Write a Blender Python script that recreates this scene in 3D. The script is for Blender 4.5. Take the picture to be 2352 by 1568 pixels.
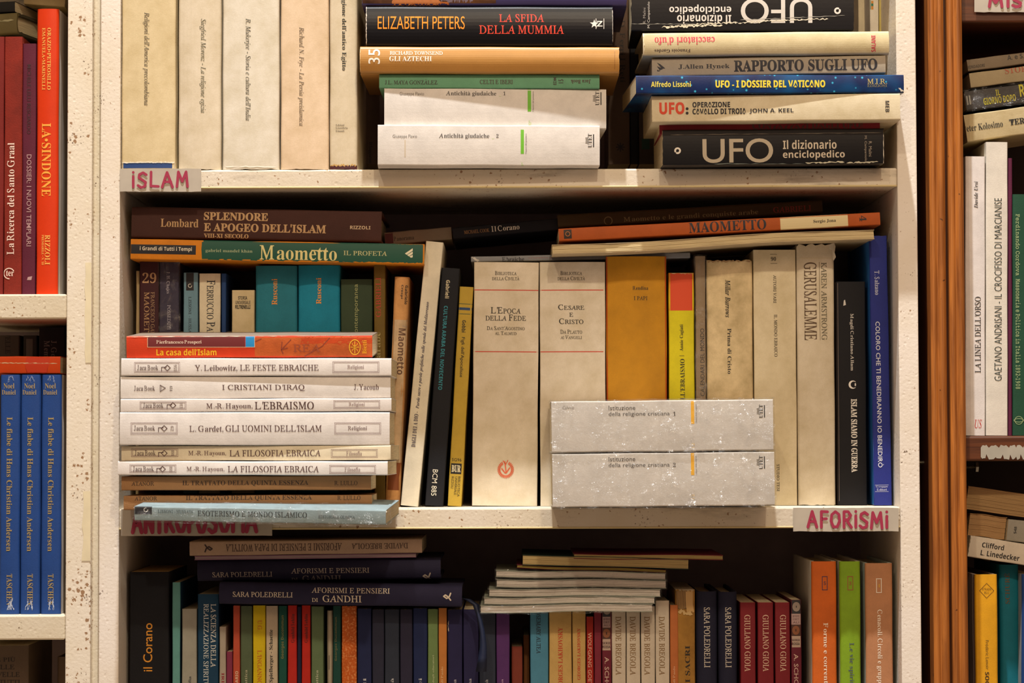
import bpy, bmesh, math, random
from mathutils import Vector, Matrix
from mathutils.geometry import tessellate_polygon
for _o in list(bpy.data.objects): bpy.data.objects.remove(_o)
SC = bpy.context.scene
COL = SC.collection
rnd = random.Random(7)

# ------------------------------------------------------------------ camera
F, DIST, CZ = 5750.0, 2.30, 1.40
TH, RO = math.atan(0.040), 0.003
CF = Vector((0, math.cos(TH), math.sin(TH)))
_U = Vector((0, -math.sin(TH), math.cos(TH))); _X = Vector((1, 0, 0))
CU = math.cos(RO) * _U + math.sin(RO) * _X
CR = math.cos(RO) * _X - math.sin(RO) * _U
CP = Vector((0, -DIST, CZ))
cd = bpy.data.cameras.new('camera'); cam = bpy.data.objects.new('camera', cd); COL.objects.link(cam)
cd.sensor_width = 36; cd.lens = F / 2352 * 36; cd.clip_start = .05
cam.matrix_world = Matrix.Translation(CP) @ Matrix((CR, CU, -CF)).transposed().to_4x4()
cd.dof.use_dof = True; cd.dof.focus_distance = 2.33; cd.dof.aperture_fstop = 13
SC.camera = cam

# ------------------------------------------------------------------ light
SC.view_settings.view_transform = 'Standard'; SC.view_settings.look = 'None'
SC.view_settings.gamma = 1.0; SC.view_settings.use_curve_mapping = False
SC.view_settings.exposure = 0.0
w = bpy.data.worlds.new('room'); SC.world = w; w.use_nodes = True
w.node_tree.nodes['Background'].inputs[0].default_value = (1.0, .68, .50, 1)
w.node_tree.nodes['Background'].inputs[1].default_value = 0.27

def lamp(name, kind, loc, target, energy, color, size, sizey=None, spot=None):
    l = bpy.data.lights.new(name, kind); l.energy = energy; l.color = color
    if kind == 'AREA':
        l.shape = 'RECTANGLE' if sizey else 'DISK'; l.size = size
        if sizey: l.size_y = sizey
    else:
        l.shadow_soft_size = size
    if spot: l.spot_size = spot; l.spot_blend = .6
    o = bpy.data.objects.new(name, l); COL.objects.link(o); o.location = loc
    o.rotation_euler = (Vector(target) - Vector(loc)).to_track_quat('-Z', 'Y').to_euler()
    return o
lamp('ceiling_spotlight', 'SPOT', (-.15, -1.0, 5.5), (0, .05, 1.4), 1150, (1, 1, 1), .045, spot=math.radians(70))
lamp('track_spotlight', 'SPOT', (.30, -2.3, 3.15), (0, .0, 1.4), 66, (1, .85, .62), .03, spot=math.radians(90))
lamp('track_spotlight', 'SPOT', (-.55, -2.3, 3.20), (0, .0, 1.4), 44, (1, .85, .64), .03, spot=math.radians(90))
lamp('added_fill_light', 'AREA', (.35, -2.3, 2.75), (0, 0, 1.4), 13, (1, .66, .42), 1.6, .9)  # unseen soft fill, added to lift the shadowed recesses; no actual fixture

# ------------------------------------------------------------------ projection helpers
def P(x, y, d=0.0):
    """photo pixel -> point on the vertical plane d metres behind the shelf fronts"""
    r = CF * F + CR * (x - 1176) + CU * (784 - y)
    return CP + r * ((d + DIST) / r.y)
def lin(c):
    c = c / 255.0
    return c / 12.92 if c <= .04045 else ((c + .055) / 1.055) ** 2.4
def rgb(h, k=1.0):
    return tuple(lin(int(h[i:i + 2], 16)) * k for i in (0, 2, 4)) + (1,)

# ------------------------------------------------------------------ materials
MC = {}
def newmat(name):
    m = bpy.data.materials.new(name); m.use_nodes = True
    return m, m.node_tree, m.node_tree.nodes['Principled BSDF']
def N(nt, typ, **kw):
    n = nt.nodes.new(typ)
    for k, v in kw.items():
        if k in n.inputs: n.inputs[k].default_value = v
        else: setattr(n, k, v)
    return n
def mixc(nt, fac, a, b):
    n = nt.nodes.new('ShaderNodeMix'); n.data_type = 'RGBA'
    for s, v in ((0, fac), (6, a), (7, b)):
        if isinstance(v, (float, int, tuple)): n.inputs[s].default_value = v
        else: nt.links.new(v, n.inputs[s])
    return n.outputs[2]
def ramp(nt, src, pts):
    n = nt.nodes.new('ShaderNodeValToRGB')
    e = n.color_ramp.elements
    e[0].position, e[0].color = pts[0][0], (pts[0][1],) * 3 + (1,)
    e[1].position, e[1].color = pts[1][0], (pts[1][1],) * 3 + (1,)
    nt.links.new(src, n.inputs[0]); return n.outputs[0]
def coords(nt, scale=(1, 1, 1), obj=True):
    t = nt.nodes.new('ShaderNodeTexCoord'); m = nt.nodes.new('ShaderNodeMapping')
    m.inputs['Scale'].default_value = scale
    nt.links.new(t.outputs['Object'], m.inputs[0]); return m.outputs[0]
def ink(h):
    k = ('ink', h)
    if k not in MC:
        m, nt, b = newmat('ink_' + h)
        b.inputs['Base Color'].default_value = rgb(h); b.inputs['Roughness'].default_value = .55
        MC[k] = m
    return MC[k]
def card(h, kind='paper'):
    """printed card or cloth of one colour; kind sets gloss, mottling and pattern"""
    k = ('card', h, kind)
    if k in MC: return MC[k]
    m, nt, b = newmat('cover_%s_%s' % (kind, h))
    base = rgb(h); v = coords(nt)
    rough, mott, bump = {'paper': (.62, .10, .12), 'gloss': (.36, .05, .06), 'cloth': (.8, .10, .35), 'old': (.75, .22, .25),
                         'cream': (.6, .10, .10), 'stars': (.3, .2, .06), 'ribbed': (.65, .1, .3), 'plastic': (.3, .25, .3),
                         'orange': (.55, .22, .2), 'picture': (.3, .5, .1)}[kind]
    n1 = N(nt, 'ShaderNodeTexNoise', Scale=38.0, Detail=4.0, Roughness=.65); nt.links.new(v, n1.inputs['Vector'])
    dark = tuple(c * (1 - mott * 1.6) for c in base[:3]) + (1,)
    lite = tuple(min(1, c * (1 + mott * .8)) for c in base[:3]) + (1,)
    if kind in ('cream', 'old'): dark = (dark[0], dark[1] * .96, dark[2] * .84, 1)
    f1 = ramp(nt, n1.outputs['Fac'], ((.3, 0), (.7, 1)))
    c = mixc(nt, f1, dark, lite)
    n2 = N(nt, 'ShaderNodeTexNoise', Scale=1400.0, Detail=2.0); nt.links.new(v, n2.inputs['Vector'])
    c = mixc(nt, ramp(nt, n2.outputs['Fac'], ((.35, .16 if mott > .06 else .1), (.65, 0))), c, tuple(x * .55 for x in base[:3]) + (1,))
    if kind == 'stars':
        vo = N(nt, 'ShaderNodeTexVoronoi', Scale=160.0); nt.links.new(v, vo.inputs['Vector'])
        n3 = N(nt, 'ShaderNodeTexNoise', Scale=25.0); nt.links.new(v, n3.inputs['Vector'])
        c = mixc(nt, ramp(nt, n3.outputs['Fac'], ((.45, 0), (.7, .8))), c, rgb('0a5f96'))
        c = mixc(nt, ramp(nt, vo.outputs['Distance'], ((.10, 1), (.2, 0))), c, rgb('3fb4dc'))
    if kind == 'ribbed':
        wv = N(nt, 'ShaderNodeTexWave', Scale=260.0, Distortion=.6, bands_direction='X'); nt.links.new(v, wv.inputs['Vector'])
        c = mixc(nt, ramp(nt, wv.outputs['Color'], ((.2, .35), (.8, 0))), c, tuple(x * .55 for x in base[:3]) + (1,))
    if kind == 'orange':
        n3 = N(nt, 'ShaderNodeTexNoise', Scale=500.0, Detail=3.0); nt.links.new(v, n3.inputs['Vector'])
        c = mixc(nt, ramp(nt, n3.outputs['Fac'], ((.5, 0), (.68, .7))), c, rgb('f0a868'))
    if kind == 'picture':
        n3 = N(nt, 'ShaderNodeTexNoise', Scale=9.0, Detail=2.0); nt.links.new(coords(nt, (.3, .3, 1)), n3.inputs['Vector'])
        c = mixc(nt, ramp(nt, n3.outputs['Fac'], ((.48, 0), (.58, 1))), c, rgb('8a5a30'))
    nt.links.new(c, b.inputs['Base Color'])
    b.inputs['Roughness'].default_value = rough; b.inputs['Specular IOR Level'].default_value = .28
    n4 = N(nt, 'ShaderNodeTexNoise', Scale=(700.0 if kind != 'gloss' else 260.0), Detail=3.0); nt.links.new(v, n4.inputs['Vector'])
    bp = N(nt, 'ShaderNodeBump', Strength=bump, Distance=.0006); nt.links.new(n4.outputs['Fac'], bp.inputs['Height'])
    nt.links.new(bp.outputs[0], b.inputs['Normal'])
    MC[k] = m; return m
def pages(h='e0cfa8'):
    k = ('pages', h)
    if k in MC: return MC[k]
    m, nt, b = newmat('pages_' + h)
    v = coords(nt, (3200, 30, 30))
    n = N(nt, 'ShaderNodeTexNoise', Scale=1.0, Detail=2.0); nt.links.new(v, n.inputs['Vector'])
    base = rgb(h)
    c = mixc(nt, ramp(nt, n.outputs['Fac'], ((.35, 0), (.65, 1))), tuple(x * .72 for x in base[:3]) + (1,), base)
    nt.links.new(c, b.inputs['Base Color']); b.inputs['Roughness'].default_value = .85
    bp = N(nt, 'ShaderNodeBump', Strength=.4, Distance=.0006); nt.links.new(n.outputs['Fac'], bp.inputs['Height'])
    nt.links.new(bp.outputs[0], b.inputs['Normal'])
    MC[k] = m; return m
def paint(h, spots=.5, worn=0.0):
    k = ('paint', h, spots, worn)
    if k in MC: return MC[k]
    m, nt, b = newmat('old_paint')
    base = rgb(h); v = coords(nt)
    n0 = N(nt, 'ShaderNodeTexNoise', Scale=9.0, Detail=5.0, Roughness=.6); nt.links.new(v, n0.inputs['Vector'])
    c = mixc(nt, ramp(nt, n0.outputs['Fac'], ((.35, 0), (.7, 1))), base, (base[0] * .90, base[1] * .86, base[2] * .76, 1))
    def spotted(scale, rad, patch, lo, hi, col, c):
        dn = N(nt, 'ShaderNodeTexNoise', Scale=scale * 2.5, Detail=2.0); nt.links.new(v, dn.inputs['Vector'])
        dv = nt.nodes.new('ShaderNodeMix'); dv.data_type = 'RGBA'; dv.blend_type = 'ADD'; dv.inputs[0].default_value = .0035
        nt.links.new(v, dv.inputs[6]); nt.links.new(dn.outputs['Color'], dv.inputs[7])
        vo = N(nt, 'ShaderNodeTexVoronoi', Scale=scale); nt.links.new(dv.outputs[2], vo.inputs['Vector'])
        np_ = N(nt, 'ShaderNodeTexNoise', Scale=patch, Detail=2.0); nt.links.new(v, np_.inputs['Vector'])
        sp = nt.nodes.new('ShaderNodeSeparateColor'); nt.links.new(vo.outputs['Color'], sp.inputs[0])
        m1 = nt.nodes.new('ShaderNodeMath'); m1.operation = 'MULTIPLY'
        nt.links.new(ramp(nt, np_.outputs['Fac'], ((lo, 0), (hi, rad))), m1.inputs[0]); nt.links.new(sp.outputs[0], m1.inputs[1])
        m2 = nt.nodes.new('ShaderNodeMath'); m2.operation = 'SUBTRACT'; nt.links.new(m1.outputs[0], m2.inputs[0]); nt.links.new(vo.outputs['Distance'], m2.inputs[1])
        return mixc(nt, ramp(nt, m2.outputs[0], ((.0, 0), (.12, .85))), c, col)
    c = spotted(250.0, .22 + .34 * spots, 24.0, .40, .58, rgb('8a5a20'), c)
    c = spotted(420.0, .5, 30.0, .56 - spots * .06, .70 - spots * .05, rgb('5a3c20'), c)
    n2 = N(nt, 'ShaderNodeTexNoise', Scale=420.0, Detail=2.0); nt.links.new(v, n2.inputs['Vector'])
    c = mixc(nt, ramp(nt, n2.outputs['Fac'], ((.70, 0), (.74, .6))), c, rgb('6a4a28'))
    if worn:
        n3 = N(nt, 'ShaderNodeTexNoise', Scale=26.0, Detail=6.0, Roughness=.7); nt.links.new(coords(nt, (.35, 1, 1.6)), n3.inputs['Vector'])
        c = mixc(nt, ramp(nt, n3.outputs['Fac'], ((.56, 0), (.72, worn))), c, rgb('6a5a48'))
    nt.links.new(c, b.inputs['Base Color']); b.inputs['Roughness'].default_value = .5
    n4 = N(nt, 'ShaderNodeTexNoise', Scale=330.0, Detail=3.0); nt.links.new(v, n4.inputs['Vector'])
    n5 = N(nt, 'ShaderNodeTexVoronoi', Scale=150.0); nt.links.new(v, n5.inputs['Vector'])
    ad = nt.nodes.new('ShaderNodeMath'); ad.operation = 'ADD'
    nt.links.new(n4.outputs['Fac'], ad.inputs[0]); nt.links.new(ramp(nt, n5.outputs['Distance'], ((.08, 0), (.25, .6))), ad.inputs[1])
    bp = N(nt, 'ShaderNodeBump', Strength=.24, Distance=.0009); nt.links.new(ad.outputs[0], bp.inputs['Height'])
    nt.links.new(bp.outputs[0], b.inputs['Normal'])
    MC[k] = m; return m
def wood(h='8a4d1c', horiz=False):
    k = ('wood', h, horiz)
    if k in MC: return MC[k]
    m, nt, b = newmat('varnished_wood')
    base = rgb(h)
    v = coords(nt, (4, 60, 90) if horiz else (90, 60, 4))
    n = N(nt, 'ShaderNodeTexNoise', Scale=3.0, Detail=6.0, Roughness=.6, Distortion=.5); nt.links.new(v, n.inputs['Vector'])
    c = mixc(nt, ramp(nt, n.outputs['Fac'], ((.3, 0), (.7, 1))), (base[0] * .50, base[1] * .42, base[2] * .38, 1), (base[0] * 1.3, base[1] * 1.3, base[2] * 1.2, 1))
    n2 = N(nt, 'ShaderNodeTexNoise', Scale=120.0); nt.links.new(coords(nt), n2.inputs['Vector'])
    c = mixc(nt, ramp(nt, n2.outputs['Fac'], ((.74, 0), (.78, .8))), c, rgb('30140a'))
    nt.links.new(c, b.inputs['Base Color']); b.inputs['Roughness'].default_value = .42
    bp = N(nt, 'ShaderNodeBump', Strength=.15, Distance=.0008); nt.links.new(n.outputs['Fac'], bp.inputs['Height'])
    nt.links.new(bp.outputs[0], b.inputs['Normal'])
    MC[k] = m; return m
def film():
    k = 'film'
    if k in MC: return MC[k]
    m, nt, b = newmat('clear_plastic_film')
    nt.nodes.remove(b); out = nt.nodes['Material Output']
    tr = N(nt, 'ShaderNodeBsdfTransparent'); tr.inputs[0].default_value = (.95, .95, .94, 1)
    gl = N(nt, 'ShaderNodeBsdfGlossy', Roughness=.16)
    df = N(nt, 'ShaderNodeBsdfDiffuse'); df.inputs[0].default_value = (.85, .84, .8, 1)
    v = coords(nt)
    n = N(nt, 'ShaderNodeTexNoise', Scale=75.0, Detail=4.0, Roughness=.6, Distortion=1.6); nt.links.new(v, n.inputs['Vector'])
    bp = N(nt, 'ShaderNodeBump', Strength=1.0, Distance=.008); nt.links.new(n.outputs['Fac'], bp.inputs['Height'])
    nt.links.new(bp.outputs[0], gl.inputs['Normal'])
    m0 = nt.nodes.new('ShaderNodeMixShader'); m0.inputs[0].default_value = .2
    nt.links.new(gl.outputs[0], m0.inputs[1]); nt.links.new(df.outputs[0], m0.inputs[2])
    ms = nt.nodes.new('ShaderNodeMixShader')
    n2 = N(nt, 'ShaderNodeTexNoise', Scale=34.0, Detail=5.0, Roughness=.7, Distortion=2.0); nt.links.new(v, n2.inputs['Vector'])
    nt.links.new(ramp(nt, n2.outputs['Fac'], ((.5, .03), (.78, .40))), ms.inputs[0])
    nt.links.new(tr.outputs[0], ms.inputs[1]); nt.links.new(m0.outputs[0], ms.inputs[2])
    nt.links.new(ms.outputs[0], out.inputs['Surface'])
    MC[k] = m; return m
def plain(name, h, rough=.5, metal=0.0):
    k = ('plain', name, h)
    if k not in MC:
        m, nt, b = newmat(name); v = coords(nt)
        n = N(nt, 'ShaderNodeTexNoise', Scale=60.0, Detail=4.0); nt.links.new(v, n.inputs['Vector'])
        base = rgb(h)
        c = mixc(nt, n.outputs['Fac'], tuple(x * .8 for x in base[:3]) + (1,), tuple(min(1, x * 1.15) for x in base[:3]) + (1,))
        nt.links.new(c, b.inputs['Base Color']); b.inputs['Roughness'].default_value = rough; b.inputs['Metallic'].default_value = metal
        MC[k] = m
    return MC[k]

# ------------------------------------------------------------------ mesh helpers
class MB:
    def __init__(s): s.v, s.f, s.mi, s.mats = [], [], [], []
    def mat(s, m):
        if m not in s.mats: s.mats.append(m)
        return s.mats.index(m)
    def add(s, vs, fs, m):
        k = len(s.v); i = s.mat(m)
        s.v += [tuple(p) for p in vs]; s.f += [tuple(a + k for a in f) for f in fs]; s.mi += [i] * len(fs)
    def box(s, a, b, m):
        x0, y0, z0 = a; x1, y1, z1 = b
        s.add([(x0, y0, z0), (x1, y0, z0), (x1, y1, z0), (x0, y1, z0), (x0, y0, z1), (x1, y0, z1), (x1, y1, z1), (x0, y1, z1)],
              [(0, 3, 2, 1), (4, 5, 6, 7), (0, 1, 5, 4), (1, 2, 6, 5), (2, 3, 7, 6), (3, 0, 4, 7)], m)
    def build(s, name, parent=None, smooth=False):
        me = bpy.data.meshes.new(name); me.from_pydata(s.v, [], s.f)
        for m in s.mats: me.materials.append(m)
        me.polygons.foreach_set('material_index', s.mi)
        if smooth: me.polygons.foreach_set('use_smooth', [True] * len(s.f))
        me.update()
        o = bpy.data.objects.new(name, me); COL.objects.link(o)
        if parent: o.parent = parent
        return o
def tag(o, label=None, cat=None, group=None, kind=None):
    for k, v in (('label', label), ('category', cat), ('group', group), ('kind', kind)):
        if v: o[k] = v
    return o
def empty(name, loc, label, cat, group=None):
    o = bpy.data.objects.new(name, None); COL.objects.link(o); o.location = loc; o.empty_display_size = .02
    return tag(o, label, cat, group)
def bev(o, w=.001, seg=2):
    m = o.modifiers.new('bevel', 'BEVEL'); m.width = w; m.segments = seg; m.limit_method = 'ANGLE'; m.angle_limit = .7
    return o

# ------------------------------------------------------------------ lettering: glyph outlines of the built-in font
def _cv(c, U, L, D=None):
    if 'A' <= c <= 'Z': return chr(U + ord(c) - 65)
    if 'a' <= c <= 'z':
        if L == 0x1D44E and c == 'h': return '\u210e'
        return chr(L + ord(c) - 97)
    if D and c.isdigit(): return chr(D + ord(c) - 48)
    return c
ACC = {'à': 'a`', 'ò': 'o`', 'ù': 'u`', 'è': 'e`', 'À': 'A`', 'Ò': 'O`', 'Ù': 'U`', 'É': "E'", 'é': "e'", 'Á': "A'", 'â': 'a^', 'ç': 'c,'}
_tc = bpy.data.curves.new('glyph', 'FONT'); _to = bpy.data.objects.new('glyph', _tc); COL.objects.link(_to)
GC = {}
def _mesh(body, off, sh, res):
    _tc.body = body; _tc.offset = off; _tc.shear = sh; _tc.resolution_u = res
    me = _to.to_mesh()
    vs = [(v.co.x, v.co.y) for v in me.vertices]; fs = [tuple(p.vertices) for p in me.polygons]
    _to.to_mesh_clear()
    return vs, fs
def glyph(c, st, res=2):
    k = (c, st, res)
    if k in GC: return GC[k]
    off, sh, ch = 0.0, 0.0, c
    if st == 'S':
        if c.isupper(): ch, off, sh = _cv(c, 0x1D434, 0x1D44E), .008, -.28
        elif c.isalnum(): ch, off = _cv(c, 0x1D400, 0x1D41A, 0x1D7CE), -.003
    elif st == 'B': ch = _cv(c, 0x1D400, 0x1D41A, 0x1D7CE)
    elif st == 'D': ch, off = _cv(c, 0x1D400, 0x1D41A, 0x1D7CE), .016
    elif st == 'I': ch, off = _cv(c, 0x1D434, 0x1D44E, None), .002
    elif st == 'J': ch = _cv(c, 0x1D468, 0x1D482, None)
    elif st == 'G': off = .006
    elif st == 'g': off = -.004
    elif st == 'N': off = -.002
    elif st == 'X': ch = _cv(c, 0x1D5D4, 0x1D5EE, 0x1D7EC)
    elif st == 'H': ch, off = _cv(c, 0x1D5D4, 0x1D5EE, 0x1D7EC), .018
    elif st == 'M': ch, off = _cv(c, 0x1D670, 0x1D68A, 0x1D7F6), .008
    if not c.isalnum() and st in 'SBDIJ': off = min(off, 0) if c in "." else off
    vs, fs = _mesh(ch, off, sh, res) if c != ' ' else ([], [])
    a, _ = _mesh(ch + 'H', 0, 0, 1); b, _ = _mesh('H', 0, 0, 1)
    adv = max(p[0] for p in a) - max(p[0] for p in b)
    GC[k] = (vs, fs, adv); return GC[k]
def layout(s, st, res=2):
    V, Fc, x = [], [], 0.0
    for c in s:
        k, sc, acc = c, 1.0, None
        if c in ACC: k, acc = ACC[c]
        s2 = st
        if st == 'C':
            s2 = 'S'
            if k.islower(): k, sc = k.upper(), .78
        vs, fs, adv = glyph(k, s2, res)
        n = len(V)
        V += [(x + p[0] * sc, p[1] * sc) for p in vs]; Fc += [tuple(i + n for i in f) for f in fs]
        if acc and vs:
            xm = x + sc * (min(p[0] for p in vs) + max(p[0] for p in vs)) / 2
            yt = sc * max(p[1] for p in vs) + .05
            q = {'`': [(-.12, .13), (-.04, .15), (.07, 0), (.02, 0)], "'": [(.12, .13), (-.02, 0), (-.07, 0), (.04, .15)],
                 '^': [(-.13, 0), (0, .1), (.13, 0), (0, .16)], ',': [(-.03, -.75), (.04, -.75), (.02, -.88), (-.06, -.88)]}[acc]
            n = len(V); V += [(xm + a, yt + b) for a, b in q]; Fc.append((0 + n, 1 + n, 2 + n, 3 + n))
        x += adv * sc
    return V, Fc

# ------------------------------------------------------------------ print on a flat or rounded face
class Face:
    """a printed face: pixel coordinates in, vertices in the thing's own coordinates out"""
    def __init__(s, mb, M, d, prof, ax=Vector((1, 0, 0)), az=Vector((0, 0, 1)), lim=None, step=0):
        s.mb, s.Mi, s.d, s.prof, s.lim = mb, M.inverted(), d, prof, lim
        r = M.to_3x3(); s.a = (r @ Vector((1, 0, 0))); s.b = (r @ Vector((0, 0, 1)))
        s.k = (d + DIST) / F; s.step = step
    def loc(s, x, y):
        q = s.Mi @ P(x, y, s.d); return q.x, q.z
    def put(s, pts, fs, col, off=.00022):
        m = col if not isinstance(col, str) else ink(col)
        if s.step and pts:
            bm = bmesh.new(); bv = [bm.verts.new((a, 0, b)) for a, b in pts]
            for q in fs:
                try: bm.faces.new([bv[i] for i in q])
                except ValueError: pass
            lo, hi = min(a for a, b in pts), max(a for a, b in pts)
            n0, n1 = math.floor(lo / s.step) + 1, math.ceil(hi / s.step)
            for k in range(n0, min(n1, n0 + 40)):
                bmesh.ops.bisect_plane(bm, geom=bm.verts[:] + bm.edges[:] + bm.faces[:], plane_co=(k * s.step, 0, 0), plane_no=(1, 0, 0), dist=1e-7)
            bm.verts.index_update(); pts = [(v.co.x, v.co.z) for v in bm.verts]; fs = [tuple(v.index for v in f.verts) for f in bm.faces]; bm.free()
        vs = []
        for x, z in pts:
            if s.lim: x = max(-s.lim[0], min(s.lim[0], x)); z = max(.0002, min(s.lim[1] - .0002, z))
            vs.append((x, s.prof(x) - off, z))
        s.mb.add(vs, fs, m)
    def snap(s, dx, dz):
        w = Vector((dx, 0, dz)); best = max((s.a, s.b, -s.a, -s.b), key=lambda v: v.dot(w))
        u = Vector((-best.z, 0, best.x))
        f = lambda v: (v.dot(s.a), v.dot(s.b))
        return f(best), f(u)
    def text(s, t, st, col, x0, y0, x1, y1, o=0, h=None, off=.00022, res=None):
        if h is None:
            cx, cy = (x0 + x1) / 2, (y0 + y1) / 2
            if o in (0, 'i'): L, H = abs(x1 - x0), abs(y1 - y0)
            else: L, H = abs(y1 - y0), abs(x1 - x0)
            dr = {0: (1, 0), 'i': (-1, 0), 'd': (0, -1), 'u': (0, 1)}[o]
        else:
            cx, cy = (x0 + x1) / 2, (y0 + y1) / 2; L, H = math.hypot(x1 - x0, y1 - y0), h
            dr = (x1 - x0, -(y1 - y0))
        V, Fc = layout(t, st, res or (4 if H > 24 else 2))
        if not V: return
        ax = [p[0] for p in V]; ay = [p[1] for p in V]
        sx = L * s.k / (max(ax) - min(ax)); sy = H * s.k / (max(ay) - min(ay))
        mx, my = (max(ax) + min(ax)) / 2, (max(ay) + min(ay)) / 2
        (rx, rz), (ux, uz) = s.snap(*dr)
        c = s.loc(cx, cy)
        pts = [(c[0] + (p[0] - mx) * sx * rx + (p[1] - my) * sy * ux, c[1] + (p[0] - mx) * sx * rz + (p[1] - my) * sy * uz) for p in V]
        s.put(pts, Fc, col, off)
    def patch(s, x0, y0, x1, y1, col, off=.00010, rag=0):
        c = s.loc((x0 + x1) / 2, (y0 + y1) / 2)
        (rx, rz), (ux, uz) = s.snap(1, 0)
        W, H = (x1 - x0) * s.k / 2, (y1 - y0) * s.k / 2
        n = 10; pts, fs = [], []
        nn = n if not rag else 40
        for i in range(nn + 1):
            for j in range(nn + 1 if not rag else 3):
                jj = nn if not rag else 2
                u, v = (i / nn * 2 - 1) * W, (j / jj * 2 - 1) * H
                if rag and j in (0, jj): v += rnd.uniform(-1, 1) * rag * s.k
                if rag and i in (0, nn): u += rnd.uniform(-1, 1) * rag * s.k
                pts.append((c[0] + u * rx + v * ux, c[1] + u * rz + v * uz))
        q = (nn + 1) if not rag else 3
        for i in range(nn):
            for j in range(q - 1):
                a = i * q + j; fs.append((a, a + q, a + q + 1, a + 1))
        s.put(pts, fs, col, off)
    def frame(s, x0, y0, x1, y1, w, col, off=.0002):
        for a in ((x0, y0, x1, y0 + w), (x0, y1 - w, x1, y1), (x0, y0, x0 + w, y1), (x1 - w, y0, x1, y1)): s.patch(*a, col, off)
    def poly(s, pts, col, off=.0002):
        q = [s.loc(*p) for p in pts]
        t = tessellate_polygon([[Vector((a, b, 0)) for a, b in q]])
        s.put(q, [tuple(f) for f in t], col, off)
    def stroke(s, pts, w, col, off=.0002, jag=0):
        q = [s.loc(*p) for p in pts]; r = w * s.k / 2
        for (a, b), (c, d) in zip(q, q[1:]):
            L = math.hypot(c - a, d - b) or 1e-9; nx, nz = -(d - b) / L * r, (c - a) / L * r
            off += .000006; s.put([(a + nx, b + nz), (a - nx, b - nz), (c - nx, d - nz), (c + nx, d + nz)], [(0, 1, 2, 3)], col, off)
        for a, b in q:
            n = 8; off += .000006
            s.put([(a + r * math.cos(6.2832 * i / n), b + r * math.sin(6.2832 * i / n)) for i in range(n)], [tuple(range(n))], col, off)
    def ring(s, cx, cy, r, w, col, ry=None, a0=0, a1=360, n=24):
        ry = ry or r
        s.stroke([(cx + r * math.cos(math.radians(a0 + (a1 - a0) * i / n)), cy + ry * math.sin(math.radians(a0 + (a1 - a0) * i / n))) for i in range(n + 1)], w, col)
    def wear(s, x0, y0, x1, y1, w, col, n=14, j=1.0, off=.0003):
        """a chipped line of bare board showing through the print"""
        L, R = [], []
        dx, dy = x1 - x0, y1 - y0; l = math.hypot(dx, dy); nx, ny = -dy / l, dx / l
        for i in range(n + 1):
            t = i / n; k = rnd.uniform(-1, 1) * j; ww = w * rnd.uniform(.1, 1)
            if i in (0, n): ww = .1
            L.append((x0 + dx * t + nx * (k + ww), y0 + dy * t + ny * (k + ww))); R.append((x0 + dx * t + nx * (k - ww), y0 + dy * t + ny * (k - ww)))
        q = [s.loc(*p) for p in L] + [s.loc(*p) for p in R]
        s.put(q, [(i, i + 1, i + 2 + n, i + 1 + n) for i in range(n)], col, off)

# ------------------------------------------------------------------ books
BOOKS = []
def frame_of(q, d, horiz, yaw=0, tilt=0):
    tl, tr, br, bl = [P(x, y, d) for x, y in q]
    if horiz:
        b = ((tr + br) / 2 - (tl + bl) / 2); L = b.length; T = ((tl - bl).length + (tr - br).length) / 2; o = (tl + bl) / 2
    else:
        b = ((tl + tr) / 2 - (bl + br) / 2); L = b.length; T = ((tr - tl).length + (br - bl).length) / 2; o = (bl + br) / 2
    b.y = 0; b.normalize()
    if not horiz and abs(b.x) < .010:      # stands straight
        m = (tl + tr) / 2 if q[2][1] > 1600 else (tl + tr + bl + br) / 4
        o = Vector((m.x, o.y, o.z)); b = Vector((0, 0, 1))
    c = Vector((0, 1, 0)); a = c.cross(b)
    M = Matrix((a, c, b)).transposed()
    ctr = o + b * L / 2
    R = Matrix.Rotation(math.radians(yaw), 3, 'Z') @ Matrix.Rotation(math.radians(tilt), 3, 'X')
    M4 = (R @ M).to_4x4(); M4.translation = ctr - (R @ b) * L / 2
    M0 = M.to_4x4(); M0.translation = o
    return M4, M0, L, T
def prof_fn(T, bulge, r):
    h = T / 2
    def f(x):
        x = max(-h, min(h, x)); y = bulge * (x / h) ** 2
        e = abs(x) - (h - r)
        if e > 0: y += r - math.sqrt(max(0, r * r - e * e))
        return y
    return f
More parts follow.
